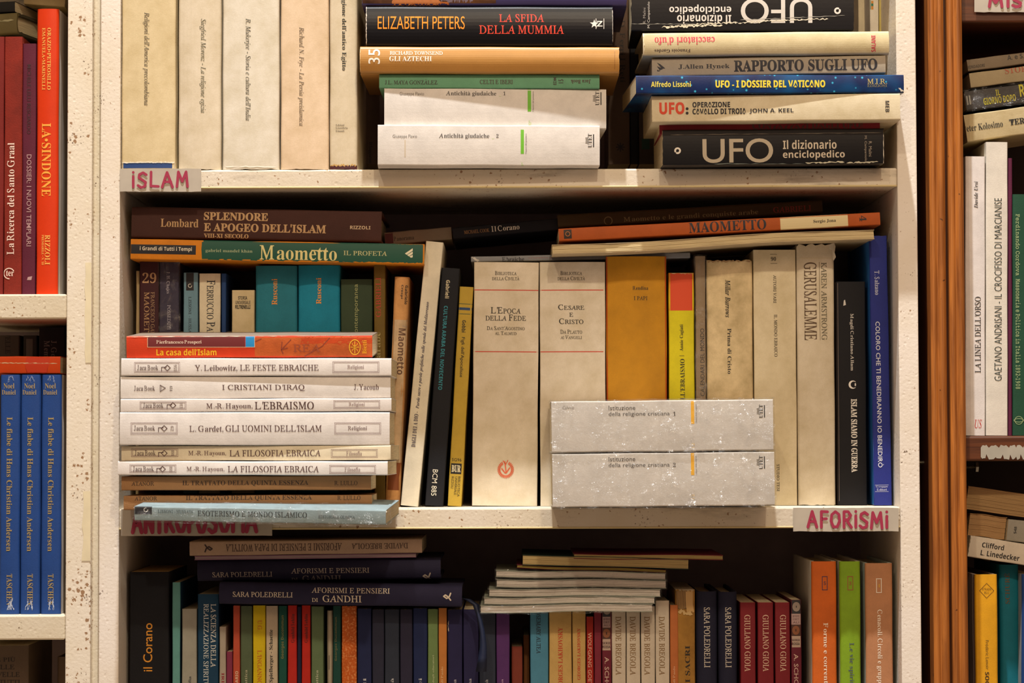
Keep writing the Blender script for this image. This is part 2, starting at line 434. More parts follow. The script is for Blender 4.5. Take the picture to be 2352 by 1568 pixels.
def book(label, q, d, W, col, texts=(), hard=False, kind='paper', horiz=None, yaw=0, tilt=0, pg='e0cfa8', draw=None, bulge=None,
         group=None, fore=False, side=None, tat=.0, wrap=False, jag=0, name='book', cat='book'):
    """q: the four corners of the front face in pixels, or (x0, y0, x1, y1); d: metres behind the shelf fronts; W: book width"""
    if len(q) == 4 and not isinstance(q[0], tuple):
        x0, y0, x1, y1 = q; q = ((x0, y0), (x1, y0), (x1, y1), (x0, y1))
    if horiz is None: horiz = abs(q[1][0] - q[0][0]) > abs(q[3][1] - q[0][1])
    M, M0, L, T = frame_of(q, d, horiz, yaw, tilt)
    low = min((M @ Vector((x, 0, z))).z for x in (-T / 2, T / 2) for z in (0, L))
    for zt in SHELF_TOPS[0 if 250 < q[0][0] < 2100 else (1 if q[0][0] < 250 else 2)]:     # stand or lie exactly on the shelf board
        if abs(low - zt) < .007 and tilt == 0:
            dz = zt + (.0022 if wrap else .0003) - low
            if horiz: M.translation.z += dz; M0.translation.z += dz
            else:
                a = M.to_3x3() @ Vector((0, 0, 1)); M.translation += a * dz / a.z; M0.translation += a * dz / a.z; L -= dz / a.z
            break
    root = empty(name, (0, 0, 0), label, cat, group); root.matrix_world = M
    th = min(T * .12, .0026 if hard else .0005)
    if abs((M.to_3x3() @ Vector((0, 0, 1))).z) > .03 and horiz: T *= .93
    r = min(T * .3, .0022 if hard else .0011)
    if bulge is None: bulge = min(T * .10, .0025) if hard else min(.0006, T * .03)
    f = prof_fn(T, bulge, r); h = T / 2
    cm = card(col, kind); sm = card(side, kind) if side else cm
    if fore:      # fore-edge faces the room: boards at the two sides, spine at the back
        mb = MB(); t2 = min(.0005 if not hard else .0026, T * .12)
        n = 16
        for sg in (-1, 1):
            vs, fs = [], []
            for i in range(n + 1):
                z = L * i / n; e = .0006 * math.sin(i * 1.9 + sg) * jag; wv = .0006 * math.sin(i * .5 + L * 40) * jag
                for (x, y) in ((sg * h, e), (sg * (h - t2), e), (sg * (h - t2), W), (sg * h, W)): vs.append((x + wv, y, z))
            for i in range(n):
                k = i * 4
                for j in range(4): fs.append((k + j, k + (j + 1) % 4, k + 4 + (j + 1) % 4, k + 4 + j))
            fs += [(3, 2, 1, 0), tuple(n * 4 + j for j in range(4))]
            mb.add(vs, fs, cm)
        mb.box((-h, W, 0), (h, W + t2, L), cm)
        mb.build('cover', root)
        pb = MB(); nl = max(4, min(14, int(T / .0008))); hh = h - t2
        for j in range(nl):
            xa, xb = -hh + 2 * hh * j / nl, -hh + 2 * hh * (j + 1) / nl
            ins = (.003 if hard else .0003) + rnd.uniform(0, .0009)
            vs, fs = [], []
            for i in range(n + 1):
                z = .0004 + (L - .0008) * i / n; wv = .0006 * math.sin(i * .5 + L * 40) * jag
                e = ins + .00014 * math.sin(i * .9 + j * .3) * (jag + .3)
                for (x, y) in ((xa + .00003, e), (xb - .00003, e), (xb - .00003, W - .0004), (xa + .00003, W - .0004)): vs.append((x + wv, y, z))
            for i in range(n):
                k = i * 4
                for jj in range(4): fs.append((k + jj, k + (jj + 1) % 4, k + 4 + (jj + 1) % 4, k + 4 + jj))
            fs += [(3, 2, 1, 0), tuple(n * 4 + jj for jj in range(4))]
            pb.add(vs, fs, pages(pg))
        pb.build('page_block', root)
    else:
        mb = MB()
        xs = sorted(set([-h, -h + r * .1, -h + r * .3, -h + r * .6, -h + r] + [(-h + r) + (2 * (h - r)) * i / 10 for i in range(1, 10)] + [h - r, h - r * .6, h - r * .3, h - r * .1, h]))
        ys = [f(h), f(h) + .004, f(h) + .007, f(h) + .010, W] if hard else [f(h), W]
        gx = [0, 0, .0008 if hard and T > .012 else 0, 0, 0] if hard else [0, 0]
        outer = [(-h + g, y) for y, g in reversed(list(zip(ys, gx)))][:-1] + [(x, f(x)) for x in xs] + [(h - g, y) for y, g in list(zip(ys, gx))[1:]]
        inner = [(-h + th + g, y) for y, g in reversed(list(zip(ys, gx)))][:-1] + [(x * (h - th) / h, f(x) + th) for x in xs] + [(h - th - g, y) for y, g in list(zip(ys, gx))[1:]]
        n = len(outer); seg = 1 if L < .05 else 8
        vs = []
        ph = rnd.uniform(0, 6)
        jit = [(rnd.uniform(0, 1) ** 2 * min(tat, .0008), rnd.uniform(0, 1) ** 2 * tat) for _ in range(n)]
        for i in range(seg + 1):
            z = L * i / seg; sw = .00018 * math.sin(i * 1.7 + ph)
            for ring in (outer, inner):
                for k, (x, y) in enumerate(ring):
                    dz = jit[k][0] if i == 0 else (-jit[k][1] if i == seg else 0)
                    vs.append((x + (sw if i not in (0, seg) else 0) * (1 if x > 0 else -1), y, z + dz))
        fs = []
        for i in range(seg):
            A, B = i * 2 * n, (i + 1) * 2 * n
            for k in range(n - 1):
                fs.append((A + k, A + k + 1, B + k + 1, B + k)); fs.append((A + n + k + 1, A + n + k, B + n + k, B + n + k + 1))
            fs.append((A + n - 1, A + 2 * n - 1, B + 2 * n - 1, B + n - 1)); fs.append((A + n, A, B, B + n))
        for base, flip in ((0, 0), (seg * 2 * n, 1)):
            for k in range(n - 1):
                t = (base + k, base + n + k, base + n + k + 1, base + k + 1); fs.append(tuple(reversed(t)) if flip else t)
        mb.add(vs, fs, cm)
        if side:
            si = mb.mat(sm)
            for j, p in enumerate(fs):
                c = [vs[i] for i in p]
                if all(v[1] > f(h) - 1e-5 for v in c): mb.mi[j] = si
        fc = Face(mb, M0, d, f, lim=(h * .985, L), step=T * math.sqrt(.00009 / bulge) if bulge > .0002 else 0)
        for t in texts: fc.text(*[a for a in t if not isinstance(a, dict)], **(t[-1] if isinstance(t[-1], dict) else {}))
        if draw: draw(fc)
        mb.build('cover', root)
        ins = .0032 if hard else .0002
        pb = MB(); pb.box((-h + th + .0001, f(0) + th + bulge + .0008, ins), (h - th - .0001, W - ins, L - ins), pages(pg))
        pb.build('page_block', root)
    if wrap:
        wr = MB(); g = .0012; nx, nz = 6, 26; vs, fs = [], []
        ring = [(-h - g, W), (-h - g, W * .6), (-h - g, W * .3), (-h - g, .002)] + [((-1 + 2 * i / nx) * (h + g), -g) for i in range(nx + 1)] + [(h + g, .002), (h + g, W * .3), (h + g, W * .6), (h + g, W)]
        m = len(ring)
        for i in range(nz + 1):
            z = -g + (L + 2 * g) * i / nz
            for (x, y) in ring: vs.append((x + rnd.uniform(-.0005, .0007) * (1 if x > 0 else -1), y - rnd.uniform(0, .0012), z))
        for i in range(nz):
            for k in range(m - 1): fs.append((i * m + k, i * m + k + 1, i * m + m + k + 1, i * m + m + k))
        fs += [tuple(range(m)), tuple(nz * m + k for k in reversed(range(m)))]
        wr.add(vs, fs, film()); wr.build('plastic_wrap', root, smooth=False)
    BOOKS.append(root)
    return root
H_ = dict

# ------------------------------------------------------------------ setting
X = lambda px: P(px, 784).x
Z = lambda py: P(1176, py).z
fl = MB(); fl.box((-2.2, -3.2, -.05), (2.2, .45, 0), plain('floor_tiles', '8a7a66', .5)); tag(fl.build('floor'), kind='structure')
wl = MB(); wl.box((-2.2, .40, 0), (2.2, .45, 3.1), plain('plaster', 'cfc4b0', .9)); tag(wl.build('wall_back'), kind='structure')

PW, PW2, PSH = paint('eee6dc', .1), paint('ece4d6', 1.0), paint('e6dccb', .5, .0)
DARK = plain('dark_back_board', '9c8a8a', .8)
def panel(name, parent, x0, x1, y0, y1, z0, z1, m, b=.0012):
    mb = MB(); mb.box((x0, y0, z0), (x1, y1, z1), m); return bev(mb.build(name, parent), b)
HT = 2.25
def shelf_board(parent, x0, x1, ztop, zbot, m, lip=True):
    mb = MB(); mb.box((x0, 0.0, zbot), (x1, .27, ztop), m)
    o = bev(mb.build('shelf', parent), .0016)
    return o
SHELF_TOPS = [[Z(y) for y in r] for r in ((388, 1166, 1943), (672, 1409, 2150), (1004,))]
# middle bookcase
cb = empty('bookcase', (X(1170), .13, 0), 'white painted bookcase in the middle, speckled uprights and three packed rows of books', 'bookcase')
def into(o, root):
    o.matrix_parent_inverse = Matrix.Translation(-Vector(root.location)); return o
for (a, b) in ((228.5, 274.5), (2064.5, 2110)):
    into(panel('side_panel', cb, X(a), X(b), 0, .275, 0, HT, PW), cb)
into(panel('back_panel', cb, X(230), X(2108), .27, .279, 0, HT, DARK), cb)
S1, S2 = (Z(388), Z(431)), (Z(1166), Z(1214))
stp = S1[0] - S2[0]
worn = paint('e2d8c6', .6, .55)
for k in range(-3, 3):
    zt = S1[0] + k * stp if k >= 0 else S2[0] + (k + 1) * stp
    into(shelf_board(cb, X(274.5) + .0002, X(2064.5) - .0002, zt, zt - (.0172 if k >= 0 else .0190), worn if k in (0, -1) else PSH), cb)
# nosing strip under the lower edge, slightly yellower
for zt in (S1[1], S2[1]):
    into(panel('edge_strip', cb, X(275), X(2064), -.0006, .004, zt - .0001, zt + .0018, paint('d9c795', .2)), cb)
# left bookcase
lb = empty('bookcase', (X(-200), .13, 0), 'white painted bookcase cut off by the left edge, upright covered in rust spots', 'bookcase')
into(panel('side_panel', lb, X(152.5), X(210), 0, .275, 0, HT, PW2), lb)
into(panel('corner_strip', lb, X(209), X(226), .010, .03, 0, HT, paint('d8d0bd', .4)), lb)
into(panel('side_panel', lb, X(-640), X(-590), 0, .275, 0, HT, PW2), lb)
into(panel('back_panel', lb, X(-638), X(208), .27, .279, 0, HT, DARK), lb)
for zt, zb in ((Z(-122), Z(-66)), (Z(672), Z(729)), (Z(1409), Z(1466)), (Z(2150), Z(2205)), (Z(2890), Z(2945))):
    into(shelf_board(lb, X(-590) + .0002, X(152.5) - .0002, zt, zb, paint('dcd2bd', .5, .1)), lb)
for (x, y0, y1) in ((199, 600, 830), (196, 1125, 1285)):   # remains of yellowed tape
    mb = MB(); n = 8; vs = []
    for i in range(n + 1):
        z = Z(y0) + (Z(y1) - Z(y0)) * i / n
        vs += [(X(x - rnd.uniform(2, 7)), -.0004, z), (X(209.6), -.0004, z)]
    mb.add(vs, [(2 * i, 2 * i + 1, 2 * i + 3, 2 * i + 2) for i in range(n)], plain('old_tape', 'e6dab8', .35))
    into(mb.build('tape_strip', lb), lb)
# right bookcase, varnished wood
rb = empty('bookcase', (X(2400), .13, 0), 'varnished brown wooden bookcase at the right edge with reeded front upright', 'bookcase')
def reeded(x0, x1, d, m):
    mb = MB(); n = 14; pr = []
    for i in range(n + 1):
        t = i / n; bump = .0018 * math.sin(math.pi * min(1, t / .45)) if t < .45 else .0026 * math.sin(math.pi * (t - .45) / .55)
        pr.append((X(x0) + (X(x1) - X(x0)) * t, d - bump))
    pr += [(X(x1), .02), (X(x0), .02)]
    k = len(pr)
    vs = [(a, b, z) for z in (0, HT) for a, b in pr]
    fs = [(i, (i + 1) % k, k + (i + 1) % k, k + i) for i in range(k)] + [tuple(range(k - 1, -1, -1)), tuple(range(k, 2 * k))]
    mb.add(vs, fs, m); return mb.build('moulding', rb)
WD = wood('a8662a')
into(reeded(2138, 2174, 0, WD), rb); into(reeded(2181, 2216, -.001, WD), rb)
into(panel('side_panel', rb, X(2140), X(2214), .008, .275, 0, HT, wood('5f3214')), rb)
into(panel('side_panel', rb, X(3150), X(3220), .0, .275, 0, HT, wood('5f3214')), rb)
into(panel('back_panel', rb, X(2142), X(3218), .27, .279, 0, HT, plain('dark_back_board', '3a2c24', .8)), rb)
for zt, zb in ((Z(-8), Z(52)), (Z(1004), Z(1062)), (Z(2010), Z(2068)), (Z(2900), Z(2950))):
    mb = MB(); mb.box((X(2216), .008, zb), (X(3150), .27, zt), wood('5a2e14', True)); into(bev(mb.build('shelf', rb), .002), rb)
def bolt(px, py, px2, d, label):
    r = empty('bolt', P(px, py, d), label, 'bolt', 'bolts joining the bookcases')
    L = P(px2, py, d).x - P(px, py, d).x; mb = MB(); n, tr = 10, 9; vs, fs = [], []
    for i in range(tr * 4 + 1):
        rr = .0017 + .0004 * math.cos(i * math.pi / 2)
        vs += [(L * i / (tr * 4), rr * math.cos(6.2832 * k / n), rr * math.sin(6.2832 * k / n)) for k in range(n)]
    for i in range(tr * 4):
        for k in range(n): fs.append((i * n + k, i * n + (k + 1) % n, (i + 1) * n + (k + 1) % n, (i + 1) * n + k))
    mb.add(vs, fs, plain('steel', '9a9488', .35, .9)); o = mb.build('threaded_shank', r)
    hb = MB(); vs = [(L + a, .0052 * math.cos(1.0472 * k), .0052 * math.sin(1.0472 * k)) for a in (0, .0025) for k in range(6)]
    hb.add(vs, [(5, 4, 3, 2, 1, 0), (6, 7, 8, 9, 10, 11)] + [(k, (k + 1) % 6, 6 + (k + 1) % 6, 6 + k) for k in range(6)], plain('steel', '9a9488', .35, .9))
    if px > 2200: hb.build('nut', r)
bolt(2110.5, 1062, 2139, .05, 'short steel bolt bridging the dark gap between the white and brown bookcases')
bolt(2216.5, 1072, 2240, .05, 'steel bolt end with nut sticking out of the brown upright under its shelf')

# ------------------------------------------------------------------ paper labels with marker lettering
STK = {'i': [[(.5, 0), (.5, .72)], [(.5, .98), (.5, 1.0)]], 'I': [[(.5, 0), (.5, 1)]],
       'S': [[(.95, .86), (.6, 1), (.2, .88), (.15, .66), (.5, .52), (.88, .36), (.8, .08), (.4, 0), (.05, .14)]],
       'L': [[(.15, 1), (.12, .05), (.95, .02)]], 'A': [[(0, 0), (.45, 1), (.95, 0)], [(.2, .36), (.8, .36)]],
       'M': [[(.02, 0), (.15, 1), (.5, .35), (.85, 1), (.98, 0)]], 'F': [[(.15, 0), (.15, 1), (.95, .98)], [(.15, .52), (.8, .54)]],
       'O': [[(.5, 1), (.12, .8), (.05, .4), (.3, .03), (.7, .03), (.95, .4), (.88, .82), (.5, 1)]],
       'R': [[(.12, 0), (.12, 1), (.6, 1), (.9, .76), (.6, .5), (.15, .48)], [(.4, .48), (.98, 0)]],
       'N': [[(.08, 0), (.08, 1), (.88, 0), (.9, 1)]], 'T': [[(.5, 0), (.5, 1)], [(0, 1), (1, .98)]],
       'P': [[(.12, 0), (.12, 1), (.7, .98), (.92, .72), (.6, .46), (.14, .44)]]}
def shelf_label(label, x0, y0, x1, y1, word, bx, wd, d=-.0022, lw=6, cuts=0):
    """bx: per-letter x ranges as one (x0,y0,x1,y1) box in pixels"""
    o = empty('shelf_label', P(x0, y1, d), label, 'label', 'handwritten paper labels on the shelf edges')
    mb = MB(); n = 16; vs, fs = [], []
    m = plain('label_paper', 'b9af9f', .75)
    for i in range(n + 1):
        for j in range(5):
            px = x0 + (x1 - x0) * i / n; py = y0 + (y1 - y0) * j / 4
            if j in (0, 4): py += rnd.uniform(-.7, .7)
            q = P(px, py, d - .0004 * math.sin(i * .45) ** 2) - Vector(o.location)
            vs.append(q)
    for i in range(n):
        for j in range(4): fs.append((i * 5 + j, i * 5 + j + 1, i * 5 + j + 6, i * 5 + j + 5))
    mb.add(vs, fs, m); s = mb.build('paper', o)
    so = s.modifiers.new('thick', 'SOLIDIFY'); so.thickness = .0003; so.offset = -1
    M = Matrix.Translation(P(x0, y1, d)); k = MB()
    fc = Face(k, M, d, lambda x: -.0010)
    a, b, c, e = bx; tot = sum(wd); x = a
    for ch, ww in zip(word, wd):
        w_ = (c - a) * ww / tot; j = rnd.uniform(-1.5, 1.5)
        for st in STK[ch]: fc.stroke([(x + w_ * (.08 + .76 * u), e + j - (e - b) * v) for u, v in st], lw, 'a02848', 0)
        x += w_
    k.build('marker_lettering', o)
    return o
shelf_label('paper label reading iSLAM in red marker at the left end of the upper shelf edge', 275.5, 387, 462, 440, 'iSLAM', (300, 396, 437, 430), (.5, 1, 1, 1.2, 1.2), lw=6)
shelf_label('paper label reading ANTROPOSOFiA in red marker, half hidden under a stack of books', 278, 1169, 625, 1230, 'ANTROPOSOFiA', (303, 1174, 595, 1221), (1.1, 1, .8, 1, 1.1, .8, 1, 1, 1.1, .9, .4, 1.2), lw=9)
shelf_label('paper label reading AFORiSMi in red marker at the right end of the lower shelf edge', 1822, 1166, 2064, 1220, 'AFORiSMi', (1853, 1175, 2042, 1211), (1.1, .9, 1.1, 1, .45, 1, 1.3, .4), lw=6.5)
shelf_label('white paper label with red marker letters on the wooden shelf at top right', 2238, -22, 2420, 28, 'MISI', (2268, -8, 2368, 17), (1.4, .5, 1, .6), d=.004, lw=7)

# ------------------------------------------------------------------ books, upper shelf of the middle bookcase
G1, G2, G3 = 'cream hardback volumes standing on the upper shelf', 'books stacked flat in the middle of the upper shelf', 'books about flying objects stacked flat on the upper shelf'
def d_religioni(f):
    f.patch(270, 374, 400, 386, '1c3f78')
    f.patch(270, 371.5, 400, 374, 'f0e6d0', .0004, rag=1.0)
book('thick cream volume furthest left on the upper shelf, blue board showing at its foot', (279, -190, 403, 386), 0.001, .16, 'dccaa2', [
    ('Religioni dell\'America precolombiana', 'I', '3a3226', 328, 27, 343, 243, 'd')], hard=True, kind='cream', bulge=.002, draw=d_religioni, group=G1, tat=.001)
book('second cream volume from the left on the upper shelf, on Egyptian religion', (409, -180, 507, 387), 0.0, .16, 'e0d4bd', [
    ('Siegfried Morenz - La religione egizia', 'I', '4a4a32', 458, 42, 473, 260, 'd')], hard=True, kind='cream', bulge=.004, group=G1, tat=.0006)
book('broadest off-white volume on the upper shelf, on the history of India', (511, -185, 641, 384), 0.0, .16, 'e4ddcd', [
    ("R. Mukerjee - Storia e cultura dell'India", 'I', '3e3c2c', 561, 41, 576, 278, 'd')], hard=True, kind='cream', group=G1, tat=.0012, draw=lambda f: f.wear(512, 382, 634, 383, 1.6, 'fbf4e4'))
book('peach-toned cream volume on the upper shelf, on ancient Persia', (644.5, -178, 754.5, 386), 0.0, .16, 'e8d0b2', [
    ('Richard N. Frye - La Persia preislamica', 'I', '5a4a38', 684, 61, 699, 290, 'd')], hard=True, kind='cream', group=G1, tat=.0006)
def d_egitto(f):
    for y, s, x1 in ((287, 'Edizioni', 791), (293.5, 'Scientifiche', 799), (300.5, 'Einaudi', 791)): f.text(s, 'S', '6a5a48', 771, y - 2.2, x1, y + 2.2, 0)
    f.patch(755, 381, 822, 392, '4a1c22', .0002, rag=2.5); f.patch(755, 378, 822, 382.5, 'c9a25a', .00015, rag=2.5)
book('narrow cream volume with a frayed foot beside the flat stack, on ancient Egypt', (757, -170, 820, 387), 0.001, .16, 'ddd0b6', [
    ("La religione dell'antico Egitto", 'B', '2e3430', 783, -48, 796, 163, 'd')], hard=True, kind='cream', draw=d_egitto, group=G1, tat=.001)
book('taupe book standing in shadow between the cream volumes and the flat stack', (828, -150, 872, 377), .15, .10, '80695a', [
    ('Il Saggiatore', 'S', '2a2a30', 846, 326, 855, 376, 'd')], tat=0)
def d_behind(f):
    f.text('D. Ferri I Reti', 'S', '2a2018', 1424, 45, 1436, 190, 'd')
    for a in range(0, 360, 45): f.stroke([(1425, 338), (1425 + 9 * math.cos(math.radians(a)), 338 + 9 * math.sin(math.radians(a)))], 3, '2c2028')
book('dark brown book standing in shadow behind the flat stack, small leaf emblem', (1396, -120, 1446, 377), .15, .10, '6a5546', (), draw=d_behind)
book('black spine standing between the two flat stacks at the back', (1447, 60, 1466, 377), .15, .10, '1c1c22', ())
book('dark grey-brown book with a green tag, standing behind the stack of flying-object books', (1467, 90, 1515, 377), .15, .10, '54483e', (), draw=lambda f: f.patch(1474, 318, 1492, 343, '1f4a3c'))

# middle flat stack, from the top
def d_top(f):
    f.patch(832, -42, 1140, 12, card('6a4a3a', 'picture'), .0001); f.patch(935, -42, 1030, 12, 'd0793a', .00015, rag=6); f.patch(900, -4, 1010, 12, 'e09058', .0002, rag=4)
    f.patch(1010, -42, 1090, 2, '8a7a8c', .0002, rag=5)
book('violet hardback with an orange and brown picture, top of the middle flat stack', (831, -44, 1440, 12.5), -.022, .15, '4a4478', (), hard=True, kind='gloss', draw=d_top, group=G2, tat=.001)
def d_sfida(f):
    f.text('ELIZABETH PETERS', 'g', 'ff9a1c', 867, 37, 1068, 67, 0, res=4)
    f.stroke([(936, 39), (977, 39)], 1.6, 'ff9a1c'); f.stroke([(1015, 39), (1040, 39)], 1.6, 'ff9a1c'); f.stroke([(1052, 62), (1065, 66)], 1.6, 'ff9a1c')
    f.text('LA SFIDA', 'S', 'e2402c', 1146, 32, 1250, 51, 0); f.text('DELLA MUMMIA', 'S', 'f04a34', 1100, 58, 1296, 78, 0)
    c = (1365, 55); f.poly([(c[0] + (10.5 if i % 2 == 0 else 4.2) * math.sin(math.radians(36 * i)), c[1] - (10.5 if i % 2 == 0 else 4.2) * math.cos(math.radians(36 * i))) for i in range(10)], 'f2efe6')
    f.text('Z', 'X', 'f2efe6', 1371, 48, 1384, 61, 0); f.stroke([(1369, 43), (1369, 66)], 1.3, 'f2efe6'); f.stroke([(1387, 43), (1387, 66)], 1.3, 'f2efe6')
    f.wear(841, 14, 841.5, 102, 1.6, 'cfc6b8', n=30, j=.6); f.wear(1407, 22, 1407.5, 96, .8, 'd8d0c4', n=20, j=.3)
book('black dust-jacketed novel with orange and red lettering in the middle flat stack', ((839, 12.5), (1408, 14), (1408.5, 103.5), (840, 104)), -.024, .15, '0c0d14', (), hard=True, kind='gloss', draw=d_sfida, group=G2, bulge=.003, tat=.001)
def d_azt(f):
    f.text('35', 'I', 'f6f0e4', 846, 112, 873, 147, 'u', res=4)
    f.text('RICHARD TOWNSEND', 'S', 'fbf3e6', 895, 117, 1017, 126, 0); f.text('GLI AZTECHI', 'B', 'fdf6ea', 894, 129, 992, 140.5, 0)
    f.stroke([(1412, 107), (1412, 166)], .8, '8a5a28'); f.wear(827, 106, 827, 163, .8, 'f0d8a8', j=.4)
book('golden tan hardback numbered 35 below the black novel', ((826, 104.5), (1423, 107), (1423, 167), (826, 166.5)), -.028, .15, 'bd8a48', (), hard=True, kind='gloss', draw=d_azt, group=G2, bulge=.0035, tat=.0008)
book('thin sea-green paperback between the golden book and two white volumes', ((871, 169.5), (1377, 171), (1377, 202.5), (871, 203)), -.018, .13, '6ca682', [
    ('J.L. MAYA GONZÁLEZ', 'S', '3a2426', 884, 182, 1005, 194), ('CELTI E IBERI', 'S', '4a2428', 1102, 183, 1178, 193), ('EDM', 'G', '3a2426', 1271, 178, 1278, 195, 'u'),
    ('15', 'G', '3a2426', 1283, 182, 1294, 191, 'u'), ('Jaca Book', 'B', '4a2428', 1311, 182, 1357, 192, 'i')], group=G2)
def utet(f, dx, dy, n, author, title, bar='6fb52a', tiny='Classici del pensiero'):
    f.text(author, 'N', '6a625a', 918 + dx, 212 + dy, 974 + dx, 222 + dy); f.text(title, 'S', '3a3230', 1024 + dx, 209 + dy, 1140 + dx, 222 + dy, 0); f.text(n, 'S', '3a3230', 1156 + dx, 210 + dy, 1161 + dx, 218.5 + dy)
    f.patch(1146 + dx, 220.5 + dy, 1151 + dx, 221.3 + dy, 'b8d890')
def uemb(f, x, y, s=1.0, o='u'):
    """temple emblem, rotated publisher letters and bar; x, y is the top left corner"""
    f.text('UTET', 'B', '26221f', x + 7 * s, y, x + 16 * s, y + 32 * s, 'u'); f.patch(x + 18.5 * s, y + 1, x + 21 * s, y + 31 * s, '26221f')
    for i in range(5): f.patch(x + (1.5 - .3 * abs(i - 2)) * s, y + (9 + i * 3) * s, x + 5.5 * s, y + (10.4 + i * 3) * s, '5a544c')
    f.patch(x + 5.2 * s, y + 7 * s, x + 6.2 * s, y + 24 * s, '5a544c')
def d_ant1(f):
    utet(f, 0, 0, '1', 'Giuseppe Flavio', 'Antichità giudaiche'); f.patch(1212, 203, 1220, 256, '6cb828'); f.text('Classici del pensiero', 'N', '6a625a', 1222.5, 209, 1227, 256, 'u')
    f.text('32*', 'N', 'a8cc70', 1214, 276, 1220, 289, 'u'); uemb(f, 1361, 209)
def d_ant2(f):
    utet(f, -16, 97.5, '2', 'Giuseppe Flavio', 'Antichità giudaiche'); f.patch(1196, 297, 1203.5, 353, '6cb828'); f.text('Classici del pensiero', 'N', '6a625a', 1206, 306, 1211, 353, 'u')
    f.text('33*', 'N', 'a8cc70', 1197, 372, 1203, 387, 'u'); uemb(f, 1344, 306); f.patch(929, 322, 932, 361, 'cdbfa8')
book('white volume 1 with a green bar, above its twin in the middle flat stack', (883, 203.5, 1393, 295), -.018, .13, 'e2dcd4', (), draw=d_ant1, group=G2, yaw=2, bulge=.001)
book('white volume 2 with a green bar, bottom of the middle flat stack', (868, 298, 1378, 391), -.024, .13, 'e2dcd4', (), draw=d_ant2, group=G2, yaw=2, bulge=.001)

# right flat stack, from the top
def comma(f, cx, cy, s, inv=False):
    k = -1 if inv else 1
    f.ring(cx, cy - 1.5 * k, 5.6 * s, 4.2 * s, 'ece6da', a0=-200 if not inv else -20, a1=110 if not inv else 290)
def d_ufo_i(f):
    f.text('UFO', 'G', 'dcd6cc', 1701, -4, 1866, 54, 'i', res=6); f.text('Il dizionario', 'X', 'e6e0d6', 1555, 34, 1680, 54, 'i'); f.text('enciclopedico', 'X', 'e6e0d6', 1537, 10, 1680, 32, 'i')
    f.text('R. Malini', 'N', '9a948c', 1477, 17, 1483, 53, 'u'); f.text('M. Campaniolo', 'N', 'd0cac0', 1487, 3, 1494, 64, 'u'); comma(f, 1923, 24, 1.0, True)
    for i in range(7): f.wear(1520 + i * 50 + rnd.uniform(-10, 10), 60 - i * 2.2, 1590 + i * 52, 57 - i * 2.2 + rnd.uniform(-2, 2), 1.6, 'e4dcc4', n=20, j=2.0)
    f.wear(1520, 61, 1660, 58, 2.6, 'e8e0c8', n=36, j=2.4); f.wear(1450, 54, 1600, 55, .8, 'b8b4a8', n=20, j=.8); f.wear(1700, 46, 1940, 36, .8, 'b8b4a8', n=30, j=.8)
book('thick black paperback lying upside down on top of the right flat stack, spine creased white', (1449, -34, 1961, 70), -.020, .105, '0b0c12', (), draw=d_ufo_i, kind='gloss', group=G3, tat=.001, yaw=-1)
def d_cacc(f):
    f.text("cacciatori d'ufo", 'B', 'd0384c', 1503, 85, 1642, 103.5, 'i'); f.text('François Gardes', 'B', '4a3230', 1503, 110, 1586, 121, 'i'); f.text('SALANI', 'X', 'c83048', 2002, 80, 2012, 118, 'u')
    f.wear(1478, 76, 1478, 130, 1.4, 'f2e8cc', j=.8)
book('cream hardback with upside-down red title, second from the top of the right flat stack', ((1476, 74), (2043, 71), (2043, 121), (1477, 131)), -.026, .11, 'd8c9a0', (), draw=d_cacc, kind='cream', hard=True, group=G3, yaw=1)
def d_rapp(f):
    f.text('J.Allen Hynek', 'B', '25262c', 1558, 147, 1676, 160); f.text('RAPPORTO SUGLI UFO', 'D', '1c1d26', 1685, 136, 2016, 163)
    for i in range(3): f.poly([(1509, 144 + i * 8), (1516, 147 + i * 8), (1528 - i * 6, 157 + i * 2), (1520 - i * 5, 158 + i * 3)], '1c1d26')
book('grey-beige paperback with heavy dark slab lettering in the right flat stack', ((1497, 135), (2034, 126), (2034, 168), (1498, 174)), -.020, .095, 'b0a28a', (), draw=d_rapp, group=G3)
def d_doss(f):
    f.text('Alfredo Lissoni', 'X', 'e8d850', 1494, 188.5, 1586, 201.5); f.text('UFO - I DOSSIER DEL VATICANO', 'H', 'f0d838', 1642, 184, 1897, 201); f.text('M.I.R.', 'S', 'b8a868', 1994, 179, 2040, 191); f.text('EDIZIONI', 'S', '8a8050', 1994, 192, 2040, 198)
    f.wear(2066, 200, 2080, 209, 3, 'd8d0c0', n=8)
book('blue starry paperback in the right flat stack, its right corner chipped', ((1459, 176), (2079, 168.5), (2079, 211), (1460, 217)), -.046, .128, '122a5c', (), draw=d_doss, kind='stars', group=G3, yaw=3)
def d_keel(f):
    f.text('UFO', 'H', 'd8421c', 1514, 235, 1572, 263, res=4); f.stroke([(1578, 250), (1578, 250.1)], 7, '221c20'); f.stroke([(1578, 260), (1578, 260.1)], 7, '221c20')
    f.text('OPERAZIONE', 'H', '1c1a20', 1590, 234, 1677, 247); f.text('CAVALLO DI TROIA', 'H', '1c1a20', 1590, 249, 1714, 262.5); f.text('JOHN A. KEEL', 'X', '1c1a20', 1721, 249, 1823, 261); f.text('MEB', 'X', '1c1a20', 2034, 231, 2043, 257, 'd')
book('cream paperback with a red and black title just below the blue starry one', ((1496, 220), (2068, 214), (2069, 274), (1498, 281)), -.042, .126, 'e0d4b6', (), draw=d_keel, kind='cream', group=G3, tat=.0006, yaw=.7)
book('maroon paperback recessed in shadow above the lowest black volume', ((1514, 285), (2021, 279), (2021, 303), (1515, 308)), -.020, .09, '8e2430', [('CONTATTATI DAGLI UFO!', 'D', '54302a', 1727, 279, 1982, 296)], group=G3)
